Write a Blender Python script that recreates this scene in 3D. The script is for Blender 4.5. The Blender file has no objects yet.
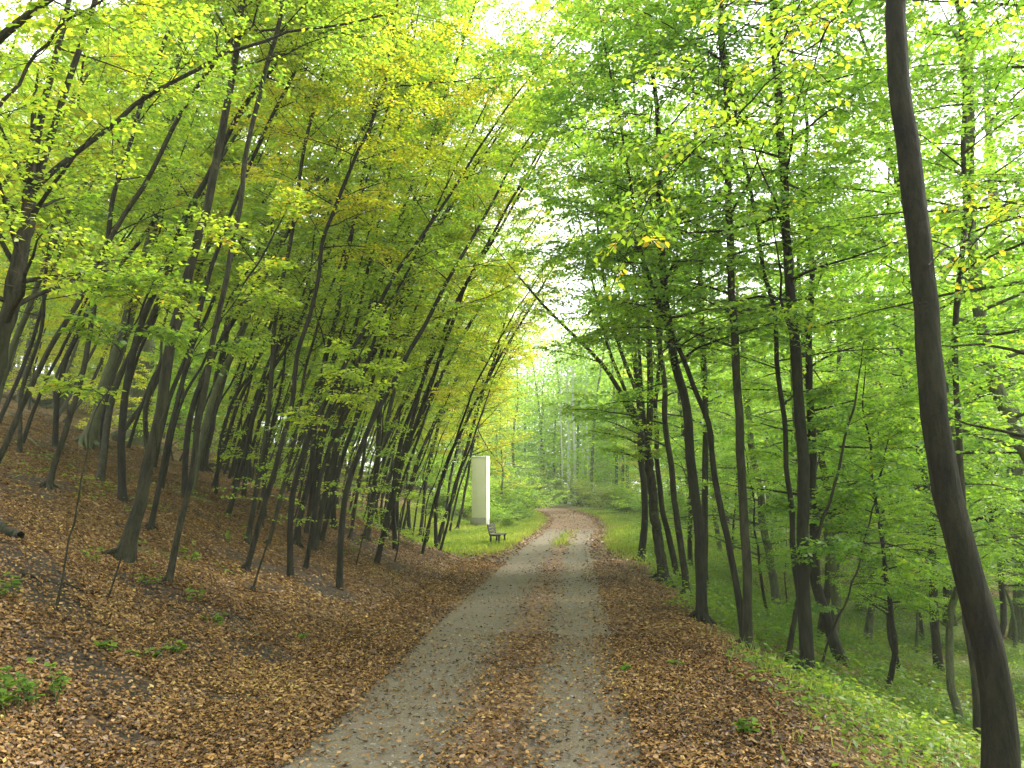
import bpy, math, random
import numpy as np
from mathutils import Matrix, Vector

# ------------------------------------------------------------------ camera, world, sun, exposure
sc = bpy.context.scene
C = sc.collection
F = 760.0                                  # focal length in pixels of a 1024 px wide frame
PITCH = math.atan((497 - 384) / F)
YAW = math.atan((575 - 512) / F)           # camera turned a little left of the road's direction
EYE = np.array([0.0, 0.0, 1.65])
cam = bpy.data.cameras.new('camera')
cam.sensor_width = 36; cam.lens = 36 * F / 1024
cam.clip_start = 0.05; cam.clip_end = 3000
co = bpy.data.objects.new('camera', cam); C.objects.link(co)
co.location = EYE
co.rotation_euler = (math.pi / 2 + PITCH, 0, YAW)
sc.camera = co
SUN_EL, SUN_AZ = math.radians(50), math.radians(62)   # azimuth from +Y towards +X
w = bpy.data.worlds.new('World'); sc.world = w; w.use_nodes = True
nt = w.node_tree; bg = nt.nodes['Background']
sky = nt.nodes.new('ShaderNodeTexSky'); sky.sky_type = 'NISHITA'; sky.sun_disc = False
sky.sun_elevation = SUN_EL; sky.sun_rotation = SUN_AZ
sky.dust_density = 4; sky.air_density = 1.0; sky.ozone_density = 1.0
cl = nt.nodes.new('ShaderNodeMix'); cl.data_type = 'RGBA'      # a closed cloud deck over the clear sky
cl.inputs[0].default_value = 0.75
cl.inputs[7].default_value = (6.3, 6.35, 6.2, 1)
nt.links.new(sky.outputs[0], cl.inputs[6]); nt.links.new(cl.outputs[2], bg.inputs[0])
bg.inputs[1].default_value = 0.15
sl = bpy.data.lights.new('sun', 'SUN'); sl.energy = 2.0; sl.angle = math.radians(12); sl.color = (1, .95, .86)
so = bpy.data.objects.new('sun', sl); C.objects.link(so)
sd = Vector((math.sin(SUN_AZ) * math.cos(SUN_EL), math.cos(SUN_AZ) * math.cos(SUN_EL), math.sin(SUN_EL)))
so.rotation_euler = sd.to_track_quat('Z', 'Y').to_euler()
sc.view_settings.view_transform = 'Standard'; sc.view_settings.look = 'None'
sc.view_settings.exposure = 2.25; sc.view_settings.gamma = 1.0; sc.view_settings.use_curve_mapping = False
sc.render.engine = 'CYCLES'
cy = sc.cycles
cy.max_bounces = 9; cy.diffuse_bounces = 6; cy.glossy_bounces = 2; cy.transmission_bounces = 6
cy.volume_bounces = 1; cy.transparent_max_bounces = 4
cy.use_denoising = True; cy.denoiser = 'OPENIMAGEDENOISE'
cy.denoising_input_passes = 'RGB_ALBEDO_NORMAL'; cy.denoising_prefilter = 'ACCURATE'
cy.caustics_reflective = False; cy.caustics_refractive = False
cy.sample_clamp_indirect = 6

# ------------------------------------------------------------------ maths helpers
cp, sp_, cyw, syw = math.cos(PITCH), math.sin(PITCH), math.cos(YAW), math.sin(YAW)
FWD = np.array([-syw * cp, cyw * cp, sp_]); RGT = np.array([cyw, syw, 0.0]); UPV = np.cross(RGT, FWD)

def ray(px, py):
    return FWD + RGT * ((px - 512) / F) + UPV * ((384 - py) / F)
def at(px, py, Y):
    d = ray(px, py); return EYE + d * (Y / d[1])
def smooth(a, b, x):
    t = np.clip((x - a) / (b - a), 0, 1); return t * t * (3 - 2 * t)
def vnoise(x, y, seed=0):
    s = seed * 1.7
    return (np.sin(x * 1.3 + s + 1.7 * np.sin(y * .7 + s)) + np.sin(y * 1.1 - s * 2 + 1.3 * np.sin(x * .9 - s)) +
            .5 * np.sin(x * 3.1 + y * 2.3 + s) + .5 * np.sin(x * 2.7 - y * 3.7 - s)) / 3.0
def road_x(y):
    return np.interp(y, [-400, 0, 22, 30, 38, 46, 54, 62, 72, 90, 130, 400],
                     [-.7, -.7, -.7, -.6, -.2, -.15, -.9, -2.4, -6, -15, -40, -260])
def road_z(y):
    return np.interp(y, [-400, 12, 22, 30, 36, 42, 52, 62, 80, 120, 400],
                     [0, 0, -.03, -.08, .03, .2, .46, .72, 1.3, 2.4, 5])
def ground(x, y):
    x = np.asarray(x, float); y = np.asarray(y, float)
    u = x - road_x(y)
    b0 = -2.25 - 3.4 * smooth(20, 28, y)          # foot of the left bank, set back beside the bench
    l = np.maximum(b0 - u, 0)
    zl = .325 * l + .045 * l * np.exp(-((l - 3) / 3) ** 2) - .0006 * l * l * (l < 100) - np.where(l >= 100, 6., 0)
    zl = np.where(l >= 60, np.minimum(zl, 15.9), zl)
    zl = zl + .13 * vnoise(x * .8, y * .8, 1) * smooth(.3, 3, l) + .035 * vnoise(x * 3.1, y * 3.1, 2) * smooth(.2, 1.5, l)
    flat = smooth(24, 34, y)
    r = np.maximum(u - (2.2 + .25 * vnoise(y * .9, y * .4, 3) + 2.5 * flat), 0)
    drop = np.interp(r, [0, .5, 4.5, 8, 20, 60, 400], [0, -.15, -1.85, -2.6, -3.2, -3.6, -3.6])
    zr = drop * (1 - .75 * flat) + .10 * vnoise(x * .9, y * .9, 4) * smooth(.3, 3, r)
    tr = -.028 * (np.exp(-((u + .7) / .38) ** 2) + np.exp(-((u - .68) / .28) ** 2))
    mid = .012 * vnoise(x * 5, y * 3, 5)
    return road_z(y) + zl + zr + tr + mid
def g1(x, y): return float(ground(x, y))
def hit(px, py):
    d = ray(px, py); t = 1.0
    while t < 160:
        p = EYE + d * t
        if p[2] <= g1(p[0], p[1]):
            lo, hi = t - .15, t
            for _ in range(12):
                m = (lo + hi) / 2; q = EYE + d * m
                if q[2] <= g1(q[0], q[1]): hi = m
                else: lo = m
            return EYE + d * hi
        t += .15
    return EYE + d * 60
def project(p):
    v = np.asarray(p, float) - EYE
    z = v @ FWD
    return 512 + F * (v @ RGT) / z, 384 - F * (v @ UPV) / z, z

class Acc:
    """collects vertex and quad arrays for one mesh"""
    def __init__(s): s.v = []; s.f = []; s.r = []; s.n = 0
    def add(s, v, f, r=None):
        v = np.asarray(v, np.float32).reshape(-1, 3); f = np.asarray(f, np.int32).reshape(-1, 4)
        s.v.append(v); s.f.append(f + s.n); s.n += len(v)
        s.r.append(np.zeros(len(f), np.float32) if r is None else np.asarray(r, np.float32))
    def mesh(s, name, mat, shade=True):
        v = np.concatenate(s.v); f = np.concatenate(s.f); r = np.concatenate(s.r)
        me = bpy.data.meshes.new(name)
        me.vertices.add(len(v)); me.vertices.foreach_set('co', v.ravel())
        me.loops.add(f.size); me.loops.foreach_set('vertex_index', f.ravel())
        me.polygons.add(len(f)); me.polygons.foreach_set('loop_start', np.arange(0, f.size, 4, dtype=np.int32))
        me.update(calc_edges=True)
        a = me.attributes.new('rnd', 'FLOAT', 'FACE'); a.data.foreach_set('value', r)
        if shade: me.polygons.foreach_set('use_smooth', np.ones(len(f), bool))
        me.materials.append(mat); return me

def link(name, me, parent=None):
    o = bpy.data.objects.new(name, me); C.objects.link(o)
    if parent is not None: o.parent = parent
    return o
def tag(o, label=None, cat=None, group=None, kind=None):
    if label: o['label'] = label
    if cat: o['category'] = cat
    if group: o['group'] = group
    if kind: o['kind'] = kind
    return o
def empty(name, loc, rz=0.0):
    o = link(name, None); o.location = tuple(float(q) for q in loc); o.rotation_euler = (0, 0, rz); return o
def unit(a): return a / np.maximum(np.linalg.norm(a, axis=-1, keepdims=True), 1e-9)

def tubes(acc, P, R, sides, wob=0, rng=None):
    """P (n,k,3) paths, R (n,k) radii"""
    n, k, _ = P.shape
    T = unit(np.gradient(P, axis=1))
    ref = np.where(np.abs(T[..., 2:3]) > .9, np.array([1., .1, 0]), np.array([0, 0, 1.]))
    ref = np.broadcast_to(ref[:, :1], T.shape) if k > 1 else ref
    A = unit(np.cross(T, ref)); B = np.cross(T, A)
    th = np.arange(sides) * 2 * math.pi / sides
    RR = np.repeat(R[..., None], sides, -1)
    if wob and rng is not None: RR = RR * (1 + wob * rng.normal(size=RR.shape))
    V = P[:, :, None] + RR[..., None] * (np.cos(th)[None, None, :, None] * A[:, :, None] + np.sin(th)[None, None, :, None] * B[:, :, None])
    idx = np.arange(n * k * sides).reshape(n, k, sides)
    a = idx[:, :-1]; b = idx[:, 1:]
    f = np.stack([a, np.roll(a, -1, 2), np.roll(b, -1, 2), b], -1)
    acc.add(V, f)

def leaves(acc, P, D, N, S, rnd, wide=.6, rich=False, curl=0.0, rng=None):
    """P base points, D direction of the blade, N normal, S length"""
    D = unit(D); N = unit(N - D * np.sum(N * D, -1, keepdims=True)); Wd = np.cross(D, N)
    S = S[:, None]
    w_ = S * wide * .5
    n = len(P)
    if rich:
        c = curl if np.ndim(curl) else np.full(n, curl)
        c = c[:, None]
        v = [P, P + D * S * .22 + Wd * w_ * .8 + N * S * (.06 + c * .15), P + D * S * .6 + Wd * w_ * .95 + N * S * (.05 - c * .1),
             P + D * S - N * S * (.10 - c * .5), P + D * S * .6 - Wd * w_ * .95 + N * S * (.05 - c * .1), P + D * S * .22 - Wd * w_ * .8 + N * S * (.06 + c * .15)]
        V = np.stack(v, 1)
        i = np.arange(n)[:, None] * 6
        f = np.concatenate([i + np.array([[0, 1, 2, 3]]), i + np.array([[0, 3, 4, 5]])], 1).reshape(-1, 4)
        acc.add(V, f, np.repeat(rnd, 2))
    else:
        V = np.stack([P, P + D * S * .45 + Wd * w_, P + D * S - N * S * .12, P + D * S * .45 - Wd * w_], 1)
        f = np.arange(4 * n).reshape(n, 4)
        acc.add(V, f, rnd)

# ------------------------------------------------------------------ materials
def newmat(name):
    m = bpy.data.materials.new(name); m.use_nodes = True
    t = m.node_tree; t.nodes.clear()
    out = t.nodes.new('ShaderNodeOutputMaterial')
    return m, t, out
def nd(t, k, **kw):
    n = t.nodes.new(k)
    for a, b in kw.items(): setattr(n, a, b)
    return n
def ramp(t, src, stops):
    r = nd(t, 'ShaderNodeValToRGB'); e = r.color_ramp.elements
    while len(e) < len(stops): e.new(.5)
    for q, (p, c) in zip(e, stops): q.position = p; q.color = (*c, 1)
    t.links.new(src, r.inputs[0]); return r.outputs[0]
def noise(t, scale, detail=4, vec=None, rough=.55):
    n = nd(t, 'ShaderNodeTexNoise'); n.inputs['Scale'].default_value = scale; n.inputs['Detail'].default_value = detail
    n.inputs['Roughness'].default_value = rough
    if vec is not None: t.links.new(vec, n.inputs['Vector'])
    return n.outputs[0]
def mixc(t, fac, a, b, mode='MIX'):
    m = nd(t, 'ShaderNodeMix', data_type='RGBA', blend_type=mode)
    for sock, v in ((0, fac), (6, a), (7, b)):
        if isinstance(v, (int, float)): m.inputs[sock].default_value = v
        elif isinstance(v, tuple): m.inputs[sock].default_value = (*v, 1)
        else: t.links.new(v, m.inputs[sock])
    return m.outputs[2]
def mth(t, op, a, b):
    m = nd(t, 'ShaderNodeMath', operation=op)
    for i, v in enumerate((a, b)):
        if isinstance(v, (int, float)): m.inputs[i].default_value = v
        else: t.links.new(v, m.inputs[i])
    return m.outputs[0]

def leaf_mat(name, stops, trans=.62, tint=(1.8, 1.95, .95), gloss=.03, patch=.35):
    m, t, out = newmat(name)
    at_ = nd(t, 'ShaderNodeAttribute', attribute_name='rnd')
    geo = nd(t, 'ShaderNodeNewGeometry')
    nz = noise(t, .55, 2, geo.outputs['Position'])
    v = mth(t, 'ADD', at_.outputs['Fac'], mth(t, 'MULTIPLY', mth(t, 'SUBTRACT', nz, .5), patch * 3))
    col = ramp(t, v, stops)
    tc = mixc(t, 1.0, col, tint, 'MULTIPLY')
    d = nd(t, 'ShaderNodeBsdfDiffuse'); t.links.new(col, d.inputs[0])
    tr = nd(t, 'ShaderNodeBsdfTranslucent'); t.links.new(tc, tr.inputs[0])
    mx = nd(t, 'ShaderNodeMixShader'); mx.inputs[0].default_value = trans
    t.links.new(d.outputs[0], mx.inputs[1]); t.links.new(tr.outputs[0], mx.inputs[2])
    g = nd(t, 'ShaderNodeBsdfGlossy'); g.inputs['Roughness'].default_value = .42; g.inputs[0].default_value = (.9, .95, 1, 1)
    m2 = nd(t, 'ShaderNodeMixShader'); m2.inputs[0].default_value = gloss
    t.links.new(mx.outputs[0], m2.inputs[1]); t.links.new(g.outputs[0], m2.inputs[2])
    t.links.new(m2.outputs[0], out.inputs[0]); return m

M_LEAF_L = leaf_mat('yellow_green_leaf', [(0, (.09, .18, .025)), (.35, (.19, .28, .035)), (.65, (.31, .36, .04)), (.92, (.46, .40, .05)), (1, (.48, .28, .04))])
M_LEAF_R = leaf_mat('fresh_green_leaf', [(0, (.075, .165, .025)), (.4, (.165, .275, .035)), (.75, (.28, .35, .04)), (.95, (.38, .39, .03)), (1, (.46, .30, .03))])
M_LEAF_Y = leaf_mat('autumn_yellow_leaf', [(0, (.14, .21, .014)), (.4, (.29, .31, .02)), (.8, (.46, .37, .025)), (1, (.5, .24, .03))])
M_LEAF_F = leaf_mat('far_green_leaf', [(0, (.10, .20, .03)), (.5, (.19, .30, .03)), (.85, (.32, .38, .03)), (1, (.45, .38, .04))])
M_HERB = leaf_mat('herb_leaf', [(0, (.07, .14, .02)), (.45, (.14, .24, .03)), (.8, (.24, .33, .04)), (1, (.34, .28, .08))], tint=(1.3, 1.35, .7), gloss=.02)
M_GRASS = leaf_mat('grass_blade', [(0, (.12, .18, .03)), (.5, (.23, .30, .05)), (1, (.38, .39, .12))], tint=(1.3, 1.3, .6))
M_DEAD = leaf_mat('fallen_leaf', [(0, (.018, .011, .005)), (.24, (.075, .038, .012)), (.48, (.165, .086, .026)), (.70, (.27, .152, .048)), (.87, (.38, .24, .09)), (.95, (.46, .35, .06)), (1, (.26, .26, .05))],
                  trans=.12, tint=(1, 1, 1), gloss=.035, patch=.12)

def bark(name, dark, light, moss=.3, scale=1.0, mosscol=(.035, .045, .014)):
    m, t, out = newmat(name)
    tc = nd(t, 'ShaderNodeTexCoord'); mp = nd(t, 'ShaderNodeMapping'); mp.inputs['Scale'].default_value = (3.6 * scale, 3.6 * scale, .9 * scale)
    t.links.new(tc.outputs['Object'], mp.inputs[0])
    n1 = noise(t, 4.5, 8, mp.outputs[0], .72)
    col = ramp(t, n1, [(.41, dark), (.60, light)])
    n3 = noise(t, 5, 3, tc.outputs['Object']); lc = ramp(t, n3, [(.66, (0, 0, 0)), (.72, (.5, .5, .5))])
    col = mixc(t, lc, col, tuple(min(1, q * 2.6 + .02) for q in light))
    n2 = noise(t, 1.3, 4, tc.outputs['Object'])
    mk = ramp(t, n2, [(.5 - moss * .3, (0, 0, 0)), (.72, (moss, moss, moss))])
    col = mixc(t, mk, col, mosscol)
    p = nd(t, 'ShaderNodeBsdfPrincipled'); p.inputs['Roughness'].default_value = .85
    p.inputs['Specular IOR Level'].default_value = .25
    t.links.new(col, p.inputs['Base Color'])
    b = nd(t, 'ShaderNodeBump'); b.inputs['Strength'].default_value = 1.0; b.inputs['Distance'].default_value = .035
    t.links.new(n1, b.inputs['Height']); t.links.new(b.outputs[0], p.inputs['Normal'])
    t.links.new(p.outputs[0], out.inputs[0]); return m
M_BARK = bark('dark_bark', (.005, .0045, .0025), (.042, .036, .022), .45)  # very dark brown bark, mottled by noise
M_BARK_B = bark('black_bark', (.004, .0035, .002), (.020, .018, .011), .3)  # darker, near-black version of the same bark
M_BARK_N = bark('dark_ridged_bark', (.003, .0027, .0015), (.020, .017, .010), .4, 1.6, (.028, .034, .010))
M_BARK_G = bark('grey_mossy_bark', (.03, .032, .02), (.10, .10, .06), .6, mosscol=(.11, .14, .05))
M_SKY_GAP = bark('sky_gap_pale', (.38, .38, .36), (.66, .66, .62), .1)  # pale tone painted for bright sky showing between far trunks

def plain(name, c1, c2, scale=6, rough=.8, bump=.3):
    m, t, out = newmat(name)
    tc = nd(t, 'ShaderNodeTexCoord'); n = noise(t, scale, 6, tc.outputs['Object'], .6)
    p = nd(t, 'ShaderNodeBsdfPrincipled'); p.inputs['Roughness'].default_value = rough
    t.links.new(ramp(t, n, [(.3, c1), (.7, c2)]), p.inputs['Base Color'])
    b = nd(t, 'ShaderNodeBump'); b.inputs['Strength'].default_value = bump; b.inputs['Distance'].default_value = .01
    t.links.new(n, b.inputs['Height']); t.links.new(b.outputs[0], p.inputs['Normal'])
    t.links.new(p.outputs[0], out.inputs[0]); return m
M_RENDER_B = plain('cream_render', (.84, .81, .70), (.90, .87, .78), 3)
M_RENDER_W = plain('white_render', (.78, .78, .76), (.86, .86, .84), 3)
M_PLINTH = plain('grey_plinth', (.28, .27, .24), (.40, .39, .35), 8)
M_BENCH = plain('dark_bench_wood', (.006, .005, .004), (.016, .012, .009), 14)
M_STONE = plain('mossy_stone', (.10, .10, .085), (.22, .21, .18), 9)

def floor_mat():
    m, t, out = newmat('leaf_litter_floor')
    geo = nd(t, 'ShaderNodeNewGeometry'); pos = geo.outputs['Position']
    vor = nd(t, 'ShaderNodeTexVoronoi'); vor.inputs['Scale'].default_value = 26; vor.inputs['Randomness'].default_value = 1
    mp = nd(t, 'ShaderNodeMapping'); t.links.new(pos, mp.inputs[0])
    wv = nd(t, 'ShaderNodeVectorMath', operation='ADD')
    nn = nd(t, 'ShaderNodeTexNoise'); nn.inputs['Scale'].default_value = 9; t.links.new(pos, nn.inputs['Vector'])
    sc_ = nd(t, 'ShaderNodeVectorMath', operation='SCALE'); sc_.inputs['Scale'].default_value = .12
    t.links.new(nn.outputs['Color'], sc_.inputs[0]); t.links.new(mp.outputs[0], wv.inputs[0]); t.links.new(sc_.outputs[0], wv.inputs[1])
    t.links.new(wv.outputs[0], vor.inputs['Vector'])
    sep = nd(t, 'ShaderNodeSeparateColor'); t.links.new(vor.outputs['Color'], sep.inputs[0])
    lit = ramp(t, sep.outputs[0], [(0, (.03, .019, .011)), (.3, (.08, .046, .022)), (.6, (.15, .09, .04)), (.85, (.24, .155, .07)), (1, (.32, .23, .12))])
    soil = ramp(t, noise(t, 11, 6, pos, .7), [(.3, (.018, .014, .010)), (.7, (.055, .042, .030))])
    bare = ramp(t, noise(t, 1.1, 5, pos, .6), [(.56, (0, 0, 0)), (.64, (1, 1, 1))])
    ba = nd(t, 'ShaderNodeAttribute', attribute_name='bare')
    col = mixc(t, mth(t, 'MAXIMUM', bare, ba.outputs['Fac']), lit, soil)
    # the vegetated ground: right of the road and the meadow patches far off
    at_ = nd(t, 'ShaderNodeAttribute', attribute_name='veg')
    grn = ramp(t, noise(t, 14, 6, pos, .7), [(.3, (.09, .075, .03)), (.5, (.12, .16, .035)), (.72, (.22, .26, .06))])
    vn = mth(t, 'ADD', at_.outputs['Fac'], mth(t, 'MULTIPLY', mth(t, 'SUBTRACT', noise(t, 1.6, 6, pos, .7), .5), 1.1))
    vm = ramp(t, vn, [(.42, (0, 0, 0)), (.60, (1, 1, 1))])
    col = mixc(t, vm, col, grn)
    p = nd(t, 'ShaderNodeBsdfPrincipled'); p.inputs['Roughness'].default_value = .9; p.inputs['Specular IOR Level'].default_value = .2
    t.links.new(col, p.inputs['Base Color'])
    b = nd(t, 'ShaderNodeBump'); b.inputs['Strength'].default_value = .8; b.inputs['Distance'].default_value = .03
    t.links.new(sep.outputs[1], b.inputs['Height']); t.links.new(b.outputs[0], p.inputs['Normal'])
    t.links.new(p.outputs[0], out.inputs[0]); return m
def road_mat():
    m, t, out = newmat('compacted_grit')
    geo = nd(t, 'ShaderNodeNewGeometry'); pos = geo.outputs['Position']
    big = noise(t, 1.5, 5, pos, .6); fine = noise(t, 60, 6, pos, .75)
    col = ramp(t, fine, [(.25, (.045, .037, .024)), (.5, (.100, .083, .055)), (.75, (.20, .172, .12))])
    col = mixc(t, ramp(t, big, [(.4, (0, 0, 0)), (.7, (.55, .55, .55))]), col, (.13, .10, .075))
    at_ = nd(t, 'ShaderNodeAttribute', attribute_name='veg')     # the middle strip and the far meadow strip
    soil = ramp(t, noise(t, 22, 6, pos, .7), [(.3, (.07, .045, .03)), (.7, (.20, .12, .07))])
    vn = mth(t, 'ADD', at_.outputs['Fac'], mth(t, 'MULTIPLY', mth(t, 'SUBTRACT', noise(t, 5, 6, pos, .7), .5), .9))
    col = mixc(t, ramp(t, vn, [(.40, (0, 0, 0)), (.68, (1, 1, 1))]), col, soil)
    p = nd(t, 'ShaderNodeBsdfPrincipled'); p.inputs['Roughness'].default_value = .85; p.inputs['Specular IOR Level'].default_value = .3
    t.links.new(col, p.inputs['Base Color'])
    b = nd(t, 'ShaderNodeBump'); b.inputs['Strength'].default_value = .6; b.inputs['Distance'].default_value = .012
    t.links.new(fine, b.inputs['Height']); t.links.new(b.outputs[0], p.inputs['Normal'])
    t.links.new(p.outputs[0], out.inputs[0]); return m

# ------------------------------------------------------------------ the ground and the road
us = np.concatenate([-np.geomspace(400, 14, 26)[:-1], np.linspace(-14, -2.4, 78)[:-1], np.linspace(-2.4, 3, 55)[:-1],
                     np.linspace(3, 12, 50)[:-1], np.geomspace(12, 400, 24)])
ys = np.concatenate([np.linspace(-60, -2, 12)[:-1], np.linspace(-2, 2, 10)[:-1], np.linspace(2, 22, 170)[:-1], np.linspace(22, 60, 140)[:-1],
                     np.linspace(60, 110, 60)[:-1], np.geomspace(110, 900, 24)])
PATCHES = [(*hit(a, b)[:2], c, d) for a, b, c, d in ((90, 668, .75, .3), (48, 600, .8, .35), (150, 590, .7, .4), (262, 655, .5, .4), (212, 612, .5, .35), (20, 560, .8, .5), (235, 700, .5, .16), (330, 590, .6, .5), (130, 740, .4, .15))]
def bare_mask(x, y):
    u = x - road_x(y); p = 0
    for a, b, ra, rb in PATCHES: p = np.maximum(p, 1.25 * np.exp(-((x - a) / ra) ** 2 - ((y - b) / rb) ** 2) + .35 * vnoise(x * 4, y * 4, 23) * np.exp(-((x - a) / (ra * 1.8)) ** 2 - ((y - b) / (rb * 1.8)) ** 2))
    return np.maximum(smooth(.35, .8, p), .9 * smooth(.12, .42, vnoise(x * 1.3 + 3, y * 1.3, 21) * .75 + .35 * vnoise(x * 4.1, y * 4.1, 22)) * smooth(.5, 1.4, -u - 1.6))
def veg_mask(x, y):
    u = x - road_x(y)
    right = smooth(2.0, 2.9, u + .3 * vnoise(x * 2, y * 2, 9)) * (.62 + .3 * vnoise(x * .7, y * .9, 61))
    leftfar = smooth(19, 25, y) * smooth(1.4, 2.2, -u) * (1 - smooth(7, 9, -u))
    green = smooth(.55, .8, vnoise(x * .55, y * .8, 11)) * smooth(3, 5, -u) * .65
    band = np.exp(-((y - (11 - .2 * u)) / 1.3) ** 2) * smooth(5, 7, -u) * .35
    return np.clip(np.maximum.reduce([right * 1.0, leftfar, green, band]), 0, 1)
def sheet(name, U, dz, mat, vegf):
    uu, yy = np.meshgrid(U, ys); xx = uu + road_x(yy)
    zz = ground(xx, yy) + dz
    V = np.stack([xx, yy, zz], -1); idx = np.arange(V.shape[0] * V.shape[1]).reshape(V.shape[:2])
    f = np.stack([idx[:-1, :-1], idx[:-1, 1:], idx[1:, 1:], idx[1:, :-1]], -1)
    a = Acc(); a.add(V, f); me = a.mesh(name, mat)
    at_ = me.attributes.new('veg', 'FLOAT', 'POINT'); at_.data.foreach_set('value', vegf(xx, yy).astype(np.float32).ravel())
    ab = me.attributes.new('bare', 'FLOAT', 'POINT'); ab.data.foreach_set('value', bare_mask(xx, yy).astype(np.float32).ravel())
    return tag(link(name, me), kind='structure')
sheet('ground', us, 0, floor_mat(), veg_mask)
ru = us[(us > -1.62) & (us < 1.36)]
def strip(x, y):
    u = x - road_x(y)
    e = np.maximum(smooth(1.0, 1.6, np.abs(u + .12)), smooth(34, 40, y) * .75); mid = np.exp(-((u - .1) / .33) ** 2) * .8
    return np.clip(np.maximum(e, mid), 0, 1)
sheet('dirt_road', ru, .005, road_mat(), strip)

# ------------------------------------------------------------------ growing trees
def curve(P0, D, L, c, S, wig=None):
    """points of n curves at parameters S (k,) : (n,k,3)"""
    s = S[None, :, None]
    P = P0[:, None] + D[:, None] * (L[:, None, None] * s)
    P[..., 2] += (c * L)[:, None] * S[None] ** 2
    if wig is not None: P = P + wig
    return P
def spread(rng, P0, D, L, c, S, k, side_el, ang, frac, jit=.18):
    """k side shoots on each of n curves: base points, directions, lengths"""
    n = len(P0)
    s = (np.arange(k) + rng.uniform(.1, .9, (n, k))) / k
    s = .16 + .84 * s
    B = P0[:, None] + D[:, None] * (L[:, None, None] * s[..., None]); B[..., 2] += (c * L)[:, None] * s ** 2
    T = D[:, None] + np.zeros((n, k, 3)); T[..., 2] += 2 * c[:, None] * s
    T = unit(T)
    up = np.array([0, 0, 1.]) + rng.normal(0, jit, (n, k, 3))
    sd_ = unit(np.cross(T, up)) * np.where((np.arange(k) + rng.integers(0, 2, (n, 1))) % 2 == 0, 1, -1)[..., None]
    a = ang + rng.normal(0, .15, (n, k, 1))
    d = unit(T * np.cos(a) + sd_ * np.sin(a) + np.array([0, 0, 1.]) * (side_el + rng.normal(0, jit, (n, k, 1))))
    l = L[:, None] * frac * (1.15 - .75 * s) * rng.uniform(.6, 1.2, (n, k))
    return B.reshape(-1, 3), d.reshape(-1, 3), l.reshape(-1)

def foliage(rng, wood, leaf, P0, D, L, R0, c, n2, n3, spacing, lsize, rich, rb, twigs=True, droop=-.12, skip=0.0):
    """branches -> side shoots -> twigs -> leaves, all as arrays"""
    n = len(P0); S = np.linspace(0, 1, 7)
    wig = rng.normal(0, 1, (n, 7, 3)).cumsum(1) * .012 * L[:, None, None] * (S > 0)[None, :, None]
    tubes(wood, curve(P0, D, L, c, S, wig), R0[:, None] * (1 - .88 * S)[None], 5)
    B, d, l = spread(rng, P0, D, L, c, S, n2, .05, .85, .52)
    l = np.clip(l, .25, 2.2); c2 = np.full(len(B), droop)
    S2 = np.linspace(0, 1, 4)
    tubes(wood, curve(B, d, l, c2, S2), (np.clip(l * .0055, .003, .012))[:, None] * (1 - .8 * S2)[None], 3)
    B3, d3, l3 = spread(rng, B, d, l, c2, S2, n3, .0, .8, .55)
    l3 = np.clip(l3, .12, .7)
    B3 = np.concatenate([B3, B + d * (l * .7)[:, None] + np.array([0, 0, 1.]) * (c2 * l * .49)[:, None]])
    d3 = np.concatenate([d3, unit(d + np.array([0, 0, 2 * droop]))]); l3 = np.concatenate([l3, np.clip(l * .35, .15, .5)])
    if skip: kp = rng.random(len(B3)) > skip; B3, d3, l3 = B3[kp], d3[kp], l3[kp]
    c3 = np.full(len(B3), -.10)
    if twigs: tubes(wood, curve(B3, d3, l3, c3, np.array([0, 1.])), np.full((len(B3), 2), .002) * np.array([1, .5]), 3)
    k = max(3, int(.42 / spacing))
    s = (np.arange(k) + .6) / k
    keep = s[None] * np.ones((len(B3), 1)) <= 1.01
    nl = np.clip((l3 / spacing).astype(int), 3, k)           # leaves on each twig
    Bt = B3[:, None] + d3[:, None] * (l3[:, None, None] * ((np.arange(k)[None] + .7) / nl[:, None])[..., None])
    q = (np.arange(k)[None] + .7) / nl[:, None]
    Bt[..., 2] += (c3 * l3)[:, None] * q ** 2
    m = np.arange(k)[None] < nl[:, None]
    T = np.broadcast_to(d3[:, None], Bt.shape)
    side = unit(np.cross(T, np.array([0, 0, 1.]))) * np.where(np.arange(k) % 2 == 0, 1, -1)[None, :, None]
    Bt = Bt[m]; T = T[m]; side = side[m]; nn = len(Bt)
    ld = T * .6 + side * .8 + rng.normal(0, .22, (nn, 3)) + np.array([0, 0, -.18])
    N = np.array([0, 0, 1.]) + rng.normal(0, .55, (nn, 3))
    sz = lsize * rng.uniform(.65, 1.2, nn)
    br = np.repeat(np.arange(len(B3)), nl)
    tw = rng.normal(0, .10, len(B3))[br]
    leaves(leaf, Bt, ld, N, sz, np.clip(rb + tw + rng.normal(0, .14, nn), 0, 1), .58, rich)

def resample(P, R, n):
    P = np.asarray(P, float); d = np.concatenate([[0], np.cumsum(np.linalg.norm(np.diff(P, axis=0), axis=1))])
    t = np.linspace(0, d[-1], n)
    # smooth (Catmull-like) by interpolating then averaging
    Q = np.stack([np.interp(t, d, P[:, i]) for i in range(3)], 1); r = np.interp(t, d, R)
    for _ in range(3):
        Q[1:-1] = .25 * Q[:-2] + .5 * Q[1:-1] + .25 * Q[2:]
    return Q, r, d[-1]

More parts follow.
